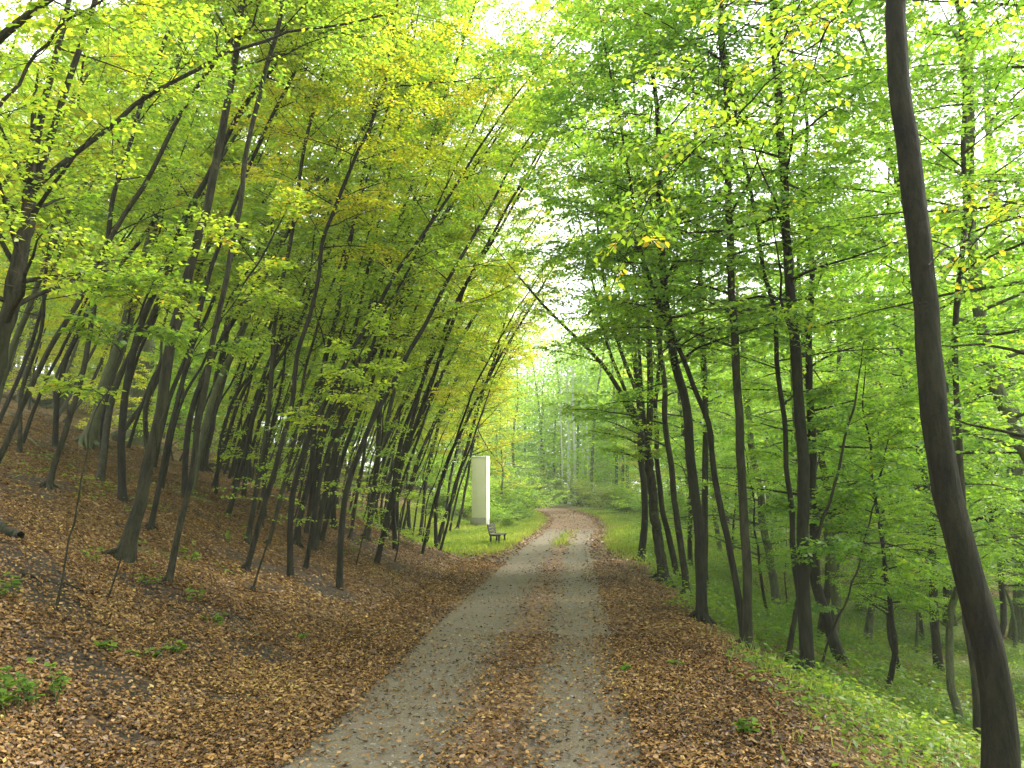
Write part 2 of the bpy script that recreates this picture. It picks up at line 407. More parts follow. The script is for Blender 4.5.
def trunk_tube(wood, rng, P, R, n=46, sides=10, flare=.35, sink=.25, wg=1.0):
    Q, r, L = resample(P, R, n)
    d = np.linalg.norm(Q - Q[0], axis=1)
    r = r * (1 + flare * np.exp(-d / (.12 + 1.0 * R[0])))
    kn = rng.normal(0, 1, (n, 3))
    for _ in range(3): kn[1:-1] = .25 * kn[:-2] + .5 * kn[1:-1] + .25 * kn[2:]
    Q = Q + kn * ((.022 + r * .28) * wg)[:, None] * np.clip(d / 1.2, 0, 1)[:, None] + rng.normal(0, 1, Q.shape) * (r * .05)[:, None] * (d > .3)[:, None]
    base = Q[0] - np.array([0, 0, sink])
    Q = np.concatenate([base[None], Q]); r = np.concatenate([[r[0] * 1.1], r])
    tubes(wood, Q[None], r[None], sides, .035 if sides > 6 else 0, rng)
    return Q[1:], r[1:], L

def add_roots(wood, rng, b, r, m=6):
    for j in range(m):
        az = j * 6.28 / m + rng.normal(0, .3); L = r * rng.uniform(2.6, 5.5)
        t = np.linspace(0, 1, 7); x = b[0] + np.cos(az + .5 * t * rng.normal()) * (r * .5 + L * t); y = b[1] + np.sin(az) * (r * .5 + L * t)
        z = ground(x, y) + r * 1.1 * (1 - t) ** 2.2 + .05 - .11 * t
        tubes(wood, np.stack([x, y, z], 1)[None], (r * .5 * (1 - .72 * t))[None], 6)
def tree_meshes(rng, P, R, forks=(), n1=22, c0=.3, Lb=2.6, n2=11, n3=8, spacing=.05, lsize=.08, rich=False,
                bias=(0, 0, 0), el=(.25, .8), rb=.4, barkm=None, leafm=None, twigs=True, flare=.35, up=.12, sides=10, wg=1.0, extra=(), skip=0.0, top=True):
    wood, leaf = Acc(), Acc()
    Q, r, L = trunk_tube(wood, rng, P, R, flare=flare, sides=sides, wg=wg)
    stems = [(Q, r, c0)]
    for fp, fr, fc in forks:
        q, rr, _ = resample(fp, fr, 16)
        q = q + rng.normal(0, 1, q.shape) * (rr * .12)[:, None]
        tubes(wood, q[None], rr[None], 8); stems.append((q, rr, fc))
    tot = sum(len(q) * (1 - cc) for q, _, cc in stems)
    PP, DD, LL, RR = [], [], [], []
    for q, rr, cc in stems:
        m = max(4, int(round(n1 * len(q) * (1 - cc) / tot)))
        t = cc + (1 - cc) * (np.arange(m) + rng.uniform(0, 1, m)) / m
        i = t * (len(q) - 1)
        p = np.stack([np.interp(i, np.arange(len(q)), q[:, a]) for a in range(3)], 1)
        rad = np.interp(i, np.arange(len(q)), rr)
        az = np.arange(m) * 2.4 + rng.uniform(0, 6.28) + rng.normal(0, .4, m)
        e = rng.uniform(el[0], el[1], m)
        d = np.stack([np.cos(az) * np.cos(e), np.sin(az) * np.cos(e), np.sin(e)], 1) + np.array(bias)
        l = Lb * rng.uniform(.55, 1.25, m) * (1 - .45 * np.clip(t, 0, 1))
        PP.append(p); DD.append(unit(d)); LL.append(l); RR.append(np.clip(rad * .38, .006, .05))
        if top:
            PP.append(q[-1:]); DD.append(unit(q[-1:] - q[-3:-2])); LL.append(np.array([Lb * .5])); RR.append(rr[-1:] * .9)
    P0 = np.concatenate(PP); D = np.concatenate(DD); Ls = np.concatenate(LL); R0 = np.concatenate(RR)
    foliage(rng, wood, leaf, P0, D, Ls, R0, np.full(len(P0), -up) + rng.normal(0, .06, len(P0)), n2, n3, spacing, lsize, rich, rb, twigs, skip=skip)
    for ep, er, elf in extra:      # limbs drawn one by one
        q, rr, l = resample(ep, er, 18)
        q = q + rng.normal(0, .012, q.shape)
        tubes(wood, q[None], rr[None], 7)
        k = max(3, int(l * 3.2)); i = (.2 + .8 * (np.arange(k) + rng.uniform(0, 1, k)) / k) * 17
        p = np.stack([np.interp(i, np.arange(18), q[:, a]) for a in range(3)], 1)
        T = unit(np.gradient(q, axis=0))[np.clip(i.astype(int), 0, 17)]
        s_ = unit(np.cross(T, [0, 0, 1.])) * np.where(np.arange(k) % 2, 1, -1)[:, None]
        if elf > 0:
            foliage(rng, wood, leaf, p, unit(T * .6 + s_ * .8 + rng.normal(0, .2, (k, 3))), rng.uniform(.5, 1.2, k) * elf, np.full(k, .006),
                    np.full(k, -.12), 6, 4, spacing, lsize, rich, rb, twigs)
    return wood, leaf

TREES = []          # (short phrase, px, py, base point) of every tree described by hand
def plant_tree(name, label, phrase, cat, group, base, wood, leaf, bm, lm):
    b = np.asarray(base, np.float32)
    for a in (wood, leaf):
        for v in a.v: v -= b
    e = empty(name, base); tag(e, label, cat, group)
    link('trunk', wood.mesh('trunk', bm), e)
    link('crown', leaf.mesh('crown', lm, False), e)
    px, py, z = project(base); TREES.append((phrase, px, py, np.asarray(base, float)))
    return e

def px_path(pts, Y, dY=0.0):
    n = len(pts)
    return [at(x, y, Y + dY * i / max(1, n - 1)) for i, (x, y) in enumerate(pts)]

def hero(seed, label, phrase, pts, w0, w1, ext=5.0, name='hornbeam_tree', cat='tree', group=None, forks=(), limbs=(), dY=0.0,
         wf=.58, bm=None, lm=None, Y=None, **kw):
    """pts: trunk as seen, base first; w0, w1: trunk width in pixels at foot and top; ext: metres the stem goes on above"""
    rng = np.random.default_rng(seed)
    if Y is None:
        b = hit(*pts[0]); Y = b[1]
    else:
        b = at(pts[0][0], pts[0][1], Y); b[2] = g1(b[0], b[1])
    P = px_path(pts, Y, dY); P[0] = b
    zs = (P[0] - EYE) @ FWD; k = zs / F / 2 * wf
    R = list(np.linspace(w0 * k, w1 * k, len(P)))
    fk = []
    for fpts, fw0, fw1, fext in forks:
        q = px_path(fpts, Y + kw.get('fdY', 0)); r = list(np.linspace(fw0 * k, fw1 * k, len(q)))
        if fext: q.append(q[-1] + unit(q[-1] - q[-2]) * fext); r.append(.012)
        fk.append((q, r, .3))
    kw.pop('fdY', None)
    lb = []
    for lpts, lw0, lw1, lf, dy in limbs:
        q = px_path(lpts, Y, dy); lb.append((q, list(np.linspace(lw0 * k, lw1 * k, len(q))), lf))
    if ext:
        d = unit(P[-1] - P[-2]); d = unit(d + np.array([0, 0, .35]))
        P.append(P[-1] + d * ext); R.append(max(.012, R[-1] * .25))
    bm = bm or M_BARK; lm = lm or M_LEAF_L
    wood, leaf = tree_meshes(rng, P, R, forks=fk, extra=lb, **kw)
    if seed < 60 and seed != 54: add_roots(wood, rng, b, R[0], 6 if seed != 5 else 8)
    return plant_tree(name, label, phrase, cat, group, b, wood, leaf, bm, lm)

GL, GR = 'hornbeams leaning over the road from the left bank', 'trees along the right edge of the road'
LK = dict(bias=(.35, -.05, .05), n1=21, c0=.3, Lb=2.7, el=(.15, .8), rb=.45)
near = dict(LK, c0=.62, n1=26, Lb=2.5, lsize=.066, spacing=.042)
# ---- left bank, front to back
hero(1, 'thick dark tree at the left edge forking into three long limbs', 'the big forked tree', [(-66, 560), (-30, 440), (-8, 375), (10, 300), (22, 240), (34, 186)], 28, 17, 0,
     forks=[([(34, 188), (29, 152), (44, 102), (58, 50), (70, 0), (80, -60)], 11, 6, 2), ([(35, 188), (50, 142), (62, 100), (80, 48), (94, 8), (110, -50)], 10, 6, 2)], wf=.78,
     limbs=[([(36, 187), (70, 160), (110, 128), (160, 86), (213, 60), (256, 44), (296, 26), (345, 27), (400, 12)], 8, 3.0, .7, 1.0)], group=GL, **near)
hero(2, 'slender dark tree bowed in a long curve across the left edge', 'the long bowed tree', [(-12, 480), (6, 448), (22, 404), (55, 342), (88, 284), (112, 238), (138, 196), (164, 150), (182, 112), (212, 64), (264, -4)], 10, 7, 3, group=GL, **near)
hero(3, 'slim upright tree beside the bowed one, standing in leaf litter', 'the slim left tree', [(48, 488), (60, 446), (72, 408), (84, 366), (96, 308), (106, 246), (116, 192), (130, 140), (146, 90), (165, 40), (180, 0)], 10, 7, 3, group=GL, **LK)
hero(5, 'stout straight tree with a root-flared foot, front of the left bank', 'the root-flared tree', [(124, 560), (136, 520), (154, 444), (167, 382), (179, 320), (194, 258), (206, 198), (222, 140), (235, 68), (244, 0)], 22, 11, 3, group=GL, flare=.9, **near)
hero(6, 'smooth mid-sized tree just right of the root-flared one', 'the smooth-stemmed tree', [(168, 584), (173, 548), (190, 482), (200, 430), (208, 372), (217, 320), (231, 258), (243, 187), (250, 132), (264, 76), (284, 0)], 11, 8, 3, group=GL, **near)
hero(7, 'dark tree rising between the root-flared tree and the smooth one', 'the dark tree after the root-flared one', [(150, 530), (163, 470), (171, 436), (181, 390), (191, 354), (201, 314), (214, 256), (229, 217), (246, 172), (270, 120), (302, 58)], 9, 6, 3, group=GL, bm=M_BARK_B, **near)
hero(8, 'leaf-clad twin-stemmed tree behind the smooth one', 'the leaf-clad twin tree', [(203, 470), (214, 402), (227, 332), (236, 286), (250, 220), (268, 150)], 13, 8, 4, forks=[([(208, 440), (224, 380), (246, 310), (262, 250), (290, 190)], 7, 5, 2)], group=GL, **LK)
hero(9, 'thin wavy tree left of the pair of crossing stems', 'the thin wavy tree', [(247, 545), (256, 492), (266, 443), (271, 396), (273, 356), (276, 323), (281, 289), (287, 254), (297, 205), (303, 150), (318, 88)], 9, 6, 3, limbs=[([(276, 323), (292, 300), (310, 270), (330, 240)], 4, 2, .6, 0)], group=GL, **near)
hero(10, 'dark tree whose high fork throws one limb flat to the right', 'the flat-limbed tree', [(246, 572), (262, 514), (276, 469), (286, 429), (293, 389), (297, 353), (307, 324), (319, 283), (323, 240), (339, 197), (356, 153), (376, 113), (385, 88)], 9, 6, 0,
     forks=[([(384, 92), (390, 50), (397, 5), (404, -50)], 5, 4, 2)], limbs=[([(385, 90), (402, 85), (440, 82), (492, 79), (540, 70)], 4, 1.6, .6, .5)], group=GL, lm=M_LEAF_Y, bm=M_BARK_B, **near)
hero(11, 'dark tree splitting low into two crossing stems', 'the low-splitting tree', [(296, 546), (300, 512), (309, 483), (317, 444), (316, 413), (323, 366), (334, 329), (343, 276), (352, 230), (364, 170)], 11, 7, 4,
     forks=[([(316, 446), (325, 422), (337, 388), (347, 364), (357, 326), (364, 282), (372, 250), (383, 208), (392, 170), (402, 110)], 7, 5, 2)], group=GL, bm=M_BARK_B, **LK)
hero(12, 'tall clean-stemmed tree with a long limb arching over the road', 'the arching-limb tree', [(314, 550), (321, 512), (332, 463), (343, 416), (352, 378), (359, 353), (367, 324), (377, 293), (390, 254), (403, 212), (414, 176), (434, 130)], 10, 6, 4,
     limbs=[([(414, 176), (450, 110), (490, 60), (535, 25), (570, -10)], 4, 1.5, 1.0, 1.0), ([(358, 358), (374, 346), (396, 338), (420, 327), (450, 310), (480, 300), (510, 286)], 4, 1.5, .6, .8)], group=GL, **LK)
hero(13, 'tree wrapped in small leaves right of the arching-limb tree', 'the leaf-wrapped tree', [(366, 540), (371, 512), (376, 466), (378, 423), (382, 383), (388, 349), (394, 314), (403, 276), (409, 240), (416, 190)], 10, 5, 4, group=GL, **LK)
hero(14, 'straight leaning tree halfway between the arching-limb tree and the bench', 'the straight leaning tree', [(386, 538), (390, 509), (400, 466), (410, 428), (418, 396), (427, 364), (439, 322), (453, 279), (463, 236)], 8, 5, 4, limbs=[([(453, 279), (478, 225), (505, 170), (530, 120), (548, 80)], 4, 1.2, 1.0, .8)], group=GL, lm=M_LEAF_Y, **LK)
hero(15, 'thin tree bending strongly over towards the road at mid height', 'the strongly bent thin tree', [(403, 532), (408, 505), (417, 463), (430, 429), (444, 411), (464, 396), (490, 380)], 5, 3, 2, group=GL, lm=M_LEAF_Y, **LK)
hero(16, 'thin upright dark tree next to the strongly bent one', 'the thin upright tree', [(420, 538), (424, 500), (428, 466), (439, 423), (449, 366), (454, 322), (458, 270)], 6, 4, 4, group=GL, **LK)
hero(17, 'slim tree bowed like a rib towards the white tower', 'the rib-like bowed tree', [(437, 546), (447, 512), (457, 482), (466, 450), (474, 422), (486, 383), (494, 361), (500, 342)], 7, 4, 3, limbs=[([(486, 383), (510, 330), (535, 295), (560, 270)], 3, 1, .9, .5), ([(474, 422), (486, 446), (502, 466)], 2, 1, .6, .2)], group=GL, lm=M_LEAF_Y, bm=M_BARK_B, **LK)
hero(18, 'thin stem standing last in the row, left of the white tower', 'the last thin stem', [(457, 530), (461, 512), (469, 469), (475, 420), (479, 388), (486, 350)], 5, 3, 3, group=GL, bm=M_BARK_B, **LK)
hero(19, 'thin stem directly behind the rib-like bowed tree', 'the stem behind the rib', [(442, 536), (449, 486), (457, 449), (469, 406), (488, 373), (506, 350)], 5, 3, 3, group=GL, lm=M_LEAF_Y, **LK)
hero(20, 'slender tree left of the leaf-wrapped one, bent at its middle', 'the mid-bent slender tree', [(350, 540), (356, 503), (362, 465), (369, 429), (380, 400), (392, 360), (412, 320)], 6, 4, 4, group=GL, **LK)
hero(21, 'dark pair of young stems left of the low-splitting tree', 'the dark young pair', [(268, 545), (280, 500), (291, 455), (300, 410), (306, 360), (322, 310), (346, 250)], 6, 4, 4, forks=[([(280, 500), (298, 450), (318, 400), (336, 350), (350, 300)], 4, 3, 2)], group=GL, **LK)
hero(22, 'small curved sapling in front of the root-flared tree, hardly leafed', 'the curved sapling', [(108, 600), (120, 560), (138, 500), (160, 440), (168, 400), (190, 352), (220, 320)], 3, 2, 1, group=GL, **dict(near, n1=5, Lb=1))
hero(23, 'thin sapling leaning right above the dark soil patch', 'the thin bank sapling', [(56, 610), (64, 570), (74, 520), (84, 470), (92, 420), (112, 380)], 4, 2, 1, group=GL, **dict(near, n1=5, Lb=1))
hero(24, 'short crooked sapling leaning over the fallen leaves mid bank', 'the crooked sapling', [(252, 592), (262, 560), (276, 520), (286, 480), (310, 448)], 4, 2, 1.5, group=GL, **dict(near, n1=6, Lb=1))
hero(25, 'dark trunk entering the upper left corner from outside', 'the corner trunk', [(-150, 640), (-110, 420), (-70, 200), (-30, 60), (18, 12), (60, -12)], 26, 11, 3, group=GL, **near,
     limbs=[([(-80, 240), (-40, 150), (0, 108), (24, 70), (44, 40), (70, 22), (102, -2)], 9, 4, .5, .3)])
# grey old beeches up the slope
OLD = 'old grey beeches up the slope'
GK = dict(wf=.95, bias=(.2, 0, .1), n1=24, c0=.4, Lb=3.4, n2=11, n3=7, rb=.4, el=(.1, .8), spacing=.055, lsize=.095)
hero(31, 'old grey beech leaning right, left of the moss-footed one', 'the leaning grey beech', [(88, 446), (96, 420), (107, 384), (124, 334), (140, 288), (150, 250), (160, 190)], 14, 11, 6, name='beech_tree', group=OLD, bm=M_BARK_G, **GK)
hero(32, 'stoutest grey beech of the slope with a green mossy foot', 'the moss-footed beech', [(133, 442), (135, 400), (146, 340), (154, 280), (162, 220)], 20, 15, 7, name='beech_tree', group=OLD, bm=M_BARK_G, **GK)
hero(33, 'pale grey beech behind the slim tree by the left edge', 'the pale beech behind', [(60, 408), (67, 370), (76, 320), (84, 270), (92, 200)], 12, 9, 7, name='beech_tree', group=OLD, bm=M_BARK_G, **GK)
hero(34, 'grey beech high on the slope near the left edge', 'the high grey beech', [(22, 402), (30, 350), (40, 290), (52, 220)], 10, 8, 7, name='beech_tree', group=OLD, bm=M_BARK_G, **GK)
hero(35, 'dark-barked tree between the twin tree and the thin wavy one', 'the dark-barked one', [(222, 470), (231, 420), (240, 372), (250, 300), (262, 230)], 9, 7, 6, name='beech_tree', group=OLD, bm=M_BARK, **GK)

# ---- right side
RK = dict(wf=.8, bias=(-.15, 0, .0), n1=30, c0=.28, Lb=2.7, el=(.05, .6), rb=.35, lm=M_LEAF_R, up=.1)
hero(41, 'nearest tree, thick dark bowed trunk at the right edge', 'the nearest bowed trunk', [(990, 812), (1003, 730), (999, 690), (985, 636), (964, 553), (948, 512), (935, 423), (931, 366), (929, 306), (920, 245), (906, 150), (896, 60), (893, 0), (900, -70)], 38, 25, 4, dY=.25, Y=4.3, bm=M_BARK_N,
     limbs=[([(902, -70), (870, -25), (848, 2), (815, 48), (770, 82), (725, 126), (680, 160), (640, 205)], 3.4, .9, .45, .3),
            ([(902, -120), (840, -60), (772, 0), (745, 28), (700, 62), (655, 108), (620, 130)], 3, .8, .45, .8),
            ([(902, -150), (980, -60), (1030, -10), (1080, 60)], 4, 2, .5, .6),
            ([(931, 312), (920, 300), (908, 290), (902, 280)], 2, 1, 0, .2),
            ([(926, 270), (960, 240), (1010, 215), (1060, 180)], 2.5, 1.2, .45, 1.2)],
     group=GR, **dict(RK, wf=.88, c0=.93, n1=8, Lb=1.3, rich=True, spacing=.038, lsize=.052, n2=9, n3=6, rb=.66, sides=18, flare=.25, wg=.2))
hero(42, 'tall dark tree on the bank edge with a thin black stem entwined before it', 'the tall dark bank tree', [(807, 677), (806, 640), (804, 560), (803, 500), (801, 423), (796, 366), (791, 323), (788, 256), (783, 160), (775, 40), (772, -30)], 17, 10, 2, group=GR, bm=M_BARK_B,
     limbs=[([(803, 548), (830, 545), (868, 541), (905, 548), (935, 552)], 3, 1.2, .6, .4)], **dict(RK, c0=.35))
hero(43, 'thin black S-curved stem crossing in front of the tall dark bank tree', 'the black S-curved stem', [(808, 671), (803, 620), (795, 570), (794, 530), (789, 490), (784, 470), (783, 413), (776, 366), (773, 306), (766, 280), (756, 220), (742, 150)], 8, 5, 2, group=GR, bm=M_BARK_B,
     limbs=[([(784, 404), (800, 392), (822, 388), (842, 381)], 3, 1.4, .5, .3)], **dict(RK, c0=.4, n1=16))
hero(44, 'short slanting stem leaning against the tall dark bank tree', 'the slanting stem', [(787, 662), (793, 630), (799, 600), (812, 560), (826, 520)], 7, 4, 2, group=GR, **dict(RK, n1=8, Lb=1.3))
hero(45, 'thin sapling bending right from the foot of the tall dark bank tree', 'the bending sapling', [(820, 670), (830, 636), (848, 595), (857, 566), (868, 530)], 3, 2, 1, group=GR, **dict(RK, n1=7, Lb=1))
hero(46, 'straight greyish tree with its foot against a black zigzag stem', 'the straight greyish tree', [(748, 650), (747, 590), (745, 533), (741, 460), (737, 389), (734, 323), (730, 256), (728, 160), (724, 60)], 12, 9, 3, group=GR, bm=M_BARK, **dict(RK, c0=.35))
hero(47, 'black zigzag stem sloping left up from the straight greyish tree', 'the black zigzag stem', [(745, 646), (741, 603), (729, 545), (718, 495), (714, 460), (712, 425), (699, 403), (686, 363), (669, 329), (652, 293), (640, 240)], 9, 5, 3, group=GR, bm=M_BARK_B, **dict(RK, c0=.45))
hero(48, 'dark sturdy tree fourth back along the right verge', 'the sturdy verge tree', [(702, 622), (701, 580), (698, 535), (693, 480), (688, 435), (682, 399), (672, 363), (669, 323), (665, 280), (660, 200)], 14, 9, 4, limbs=[([(669, 323), (635, 240), (600, 180), (565, 130), (535, 105)], 5, 1.4, 1.1, 1.5)], group=GR, bm=M_BARK_B, **dict(RK, c0=.35))
hero(49, 'slimmer tree hiding half behind the dark sturdy verge tree', 'the half-hidden tree', [(706, 596), (704, 520), (706, 423), (704, 373), (702, 323), (700, 250), (697, 180)], 8, 7, 4, group=GR, **RK)
hero(50, 'thin straight tree left of the dark sturdy verge tree', 'the thin straight verge tree', [(687, 597), (684, 560), (678, 520), (669, 456), (664, 389), (659, 340), (655, 290)], 9, 6, 4, group=GR, **RK)
hero(51, 'multi-stemmed tree whose limbs fan out left over the road', 'the fanning tree', [(665, 584), (660, 550), (655, 515), (650, 470), (646, 444)], 13, 11, 0, group=GR,
     forks=[([(646, 448), (629, 403), (600, 359), (575, 336), (549, 313), (530, 290)], 7, 3, 1), ([(638, 420), (620, 379), (607, 349), (600, 316), (590, 270)], 5, 3, 2),
            ([(648, 440), (643, 399), (626, 370), (615, 333), (605, 300), (600, 250)], 6, 4, 3), ([(648, 444), (652, 389), (650, 339), (645, 290), (640, 200)], 9, 6, 4),
            ([(645, 430), (640, 370), (637, 300), (630, 240)], 5, 3, 3)], **dict(RK, n1=34, bias=(-.3, -.1, 0), c0=.8, el=(.3, .9)))
hero(52, 'leaning slim tree right beside the fanning one', 'the slim neighbour', [(678, 580), (670, 545), (662, 508), (657, 465), (655, 400), (662, 330)], 8, 5, 4, group=GR, bm=M_BARK_B, **dict(RK, c0=.5, el=(.3, .9)))
hero(53, 'dark tree left behind the fanning one, nearest the grass patch', 'the dark tree by the grass', [(641, 562), (645, 520), (644, 470), (640, 410), (633, 350), (625, 280)], 9, 7, 5, group=GR, bm=M_BARK_B, **dict(RK, c0=.5, el=(.3, .9)))
hero(54, 'leafy tree mostly outside the right edge, its sprays hanging into view', 'the outside tree', [(1120, 760), (1110, 560), (1090, 300), (1075, 120), (1060, 0)], 26, 15, 3, Y=7.5, group=GR,
     **dict(RK, c0=.3, n1=36, Lb=2.6, bias=(-.5, 0, .05), spacing=.042, lsize=.06, rich=True))
hero(55, 'leafy tree behind the nearest bowed trunk, whose boughs fill the upper right', 'the leafy upper right tree', [(972, 690), (965, 560), (955, 400), (962, 250), (966, 120), (960, 0)], 9, 6, 3, Y=9.5, group=GR,
     **dict(RK, c0=.45, n1=36, Lb=3.0, bias=(-.2, 0, .05), rich=True, lsize=.065))
BK = 'trees standing down in the right hollow'
BQ = dict(wf=.85, bias=(0, 0, 0), n1=30, c0=.12, Lb=3.3, el=(-.05, .6), rb=.45, lm=M_LEAF_R, spacing=.055, lsize=.095, n3=7)
hero(61, 'crooked forked tree half behind the nearest trunk', 'the crooked forked tree', [(950, 622), (942, 570), (931, 530), (921, 495), (911, 459), (892, 429), (884, 412), (876, 360)], 11, 8, 4, group=BK, forks=[([(911, 460), (922, 448), (938, 436), (950, 380)], 5, 4, 3)], **BQ)
hero(62, 'big grey tree with a side limb, at the far right edge', 'the big grey edge tree', [(1020, 640), (1019, 560), (1018, 500), (1015, 423), (1008, 389), (1002, 339), (998, 290), (994, 210)], 20, 13, 6, group=BK, bm=M_BARK_G, forks=[([(1003, 345), (986, 339), (966, 322), (950, 290)], 7, 4, 2)], **BQ)
hero(63, 'thick greenish trunk in the hollow between sapling and nearest trunk', 'the greenish hollow trunk', [(861, 612), (861, 560), (863, 500), (868, 420), (870, 340)], 10, 8, 6, group=BK, bm=M_BARK_G, **BQ)
hero(64, 'thin trunk standing just left of the crooked forked tree', 'the thin hollow trunk', [(922, 640), (917, 574), (912, 520), (905, 440)], 5, 4, 4, group=BK, **BQ)
hero(65, 'grey leaning trunk between the greyish tree and the bank tree', 'the grey leaning trunk', [(778, 612), (771, 560), (761, 508), (752, 450), (745, 380)], 10, 7, 5, group=BK, bm=M_BARK_G, **BQ)
hero(66, 'slim pale trunk right of the tall dark bank tree, in the hollow', 'the slim pale trunk', [(836, 596), (836, 540), (835, 475), (832, 400), (828, 330)], 7, 6, 5, group=BK, bm=M_BARK_G, **BQ)

# ------------------------------------------------------------------ further trees: prototypes and copies
def proto(seed, lean, H, r0, lm, bm, **kw):
    rng = np.random.default_rng(seed)
    n = 9; t = np.linspace(0, 1, n)
    P = np.zeros((n, 3)); P[:, 2] = t * H
    P[:, 0] = lean * H * (t ** 1.5) + np.cumsum(rng.normal(0, .012 * H, n)) * (t > 0)
    P[:, 1] = np.cumsum(rng.normal(0, .015 * H, n)) * (t > 0)
    R = r0 * (1 - .8 * t)
    args = dict(bias=(lean * .7, 0, 0), n1=35, c0=.26, Lb=3.0, n2=12, n3=8, spacing=.055, lsize=.1, el=(.0, .75), rb=.4, twigs=False, sides=7)
    args.update(kw)
    wood, leaf = tree_meshes(rng, P, R, **args)
    return wood.mesh('trunk', bm), leaf.mesh('crown', lm, False)
PL = [proto(100 + i, .30 + .06 * i, 11 + i, .046 + .009 * i, [M_LEAF_L, M_LEAF_Y, M_LEAF_L, M_LEAF_L][i], [M_BARK_B, M_BARK, M_BARK, M_BARK_G][i], Lb=2.1 + .2 * i) for i in range(4)]
PR = [proto(110 + i, -.05 - .03 * i, 12 + i, .10 + .015 * i, [M_LEAF_R, M_LEAF_F, M_LEAF_R, M_LEAF_F][i], [M_BARK, M_BARK_G, M_BARK_B, M_BARK_G][i], Lb=2.9, c0=.2) for i in range(4)]
PU = [proto(150 + i, .2, 6 + i, .04, [M_LEAF_L, M_LEAF_F, M_LEAF_Y][i], M_BARK, Lb=2.4, n1=30, n2=10, n3=7, c0=.06, lsize=.12, spacing=.07, el=(-.15, .5)) for i in range(3)]
PB = [proto(140 + i, .42 + .05 * i, 9 + 1.3 * i, .042 + .008 * i, [M_LEAF_L, M_LEAF_Y, M_LEAF_L][i], M_BARK_B, Lb=1.6, n1=17, n2=8, n3=6, c0=.42, lsize=.075) for i in range(3)]
PF = [proto(120 + i, .0, 16 + 1.5 * i, .2, [M_LEAF_F, M_LEAF_Y, M_LEAF_F][i], M_BARK_G, n1=44, c0=.1, Lb=4.2, lsize=.15, spacing=.09, n3=5, n2=9) for i in range(3)]
used = set()
PS = [proto(130 + i, .35, 3.2 + .8 * i, .018 + .005 * i, M_LEAF_L, M_BARK, n1=10, c0=.12, Lb=1.0, n2=6, n3=3, lsize=.07, spacing=.06, el=(-.1, .6), flare=.2, sides=6) for i in range(3)]
def describe(x, y, kindword, zone):
    z = g1(x, y); px, py, d = project((x, y, z))
    best = min(TREES_FIXED, key=lambda t: abs(t[1] - px) + .4 * abs(t[2] - py))
    rel = 'left of' if px < best[1] - 6 else 'right of' if px > best[1] + 6 else 'behind'
    for word in ('just', 'some way', 'farther', 'well'):
        s = f'{kindword} {word} {rel} {best[0]}, {zone}'
        if s not in used and len(s.split()) <= 16: used.add(s); return s
    zone = zone.replace('on the ', '').replace('down in the ', '').replace('up the ', '')
    for n in ('second', 'third', 'fourth', 'fifth', 'sixth', 'seventh', 'eighth'):
        s = f'{n} {kindword} {rel} {best[0]}, {zone}'
        if s not in used: used.add(s); return s
    return s
TREES_FIXED = list(TREES)
def copy_tree(pm, x, y, rz, s, label, name, group):
    e = empty(name, (x, y, g1(x, y) - .05), rz); e.scale = (s, s, s)
    link('trunk', pm[0], e); link('crown', pm[1], e)
    tag(e, label, 'tree', group); return e
rng = np.random.default_rng(7)
KW_L = ['slim black-stemmed tree', 'thin yellowing tree', 'brown leaning tree', 'greyish leaning tree']
KW_R = ['brown-stemmed tree', 'pale-stemmed tree', 'dark leafy tree', 'grey-stemmed tree']
pts = []
def in_clearing(x, y): return -8.5 < x < 4 and 30 < y < 46
def far_enough(x, y, d): return all((x - a) ** 2 + (y - b) ** 2 > d * d for a, b in pts)
for t in TREES: pts.append((t[3][0], t[3][1]))
nL = 0
for _ in range(4000):
    y = rng.uniform(11, 62); x = road_x(y) - rng.uniform(3.2 if y < 22 else 7.5, 34)
    px, py, _z = project((x, y, g1(x, y)))
    if px < -120 or not far_enough(x, y, 1.35 + .03 * y): continue
    if (y < 14 and x > -8) or in_clearing(x, y): continue
    pts.append((x, y)); i = int(rng.integers(0, 4)); nL += 1
    copy_tree(PL[i], x, y, rng.normal(0, .5), rng.uniform(.75, 1.2), describe(x, y, KW_L[i], 'up the slope' if x < -9 else 'low on the bank'), 'hornbeam_tree', 'young hornbeams further up the left slope')
    if nL >= 92: break
nV = 0
for _ in range(4000):
    y = rng.uniform(14, 66); x = road_x(y) - rng.uniform(10, 46)
    px, py, _z = project((x, y, g1(x, y)))
    if px < -80 or not far_enough(x, y, 1.2) or math.hypot(x, y) < 25: continue
    pts.append((x, y)); i = int(rng.integers(0, 3)); nV += 1
    copy_tree(PU[i], x, y, rng.uniform(-3, 3), rng.uniform(.7, 1.2), describe(x, y, ['low lime-leaved tree', 'low green tree', 'low yellow tree'][i], 'up the slope'), 'young_beech_tree', 'low leafy trees between the trunks up the slope')
    if nV >= 60: break
nB = 0
for _ in range(3000):
    y = rng.uniform(11, 36); x = road_x(y) - rng.uniform(2.9, 11.0) - (2.2 if y > 24 else 0)
    px, py, _z = project((x, y, g1(x, y)))
    if px < 20 or px > 462 or not far_enough(x, y, .6): continue
    pts.append((x, y)); i = int(rng.integers(0, 3)); nB += 1
    copy_tree(PB[i], x, y, rng.normal(0, .35), rng.uniform(.8, 1.15), describe(x, y, ['slender bowed stem', 'thin yellow-leaved stem', 'black bowed stem'][i], 'on the lower bank'), 'hornbeam_tree', 'slender stems bowing over the road from the left')
    if nB >= 88: break
nR = 0
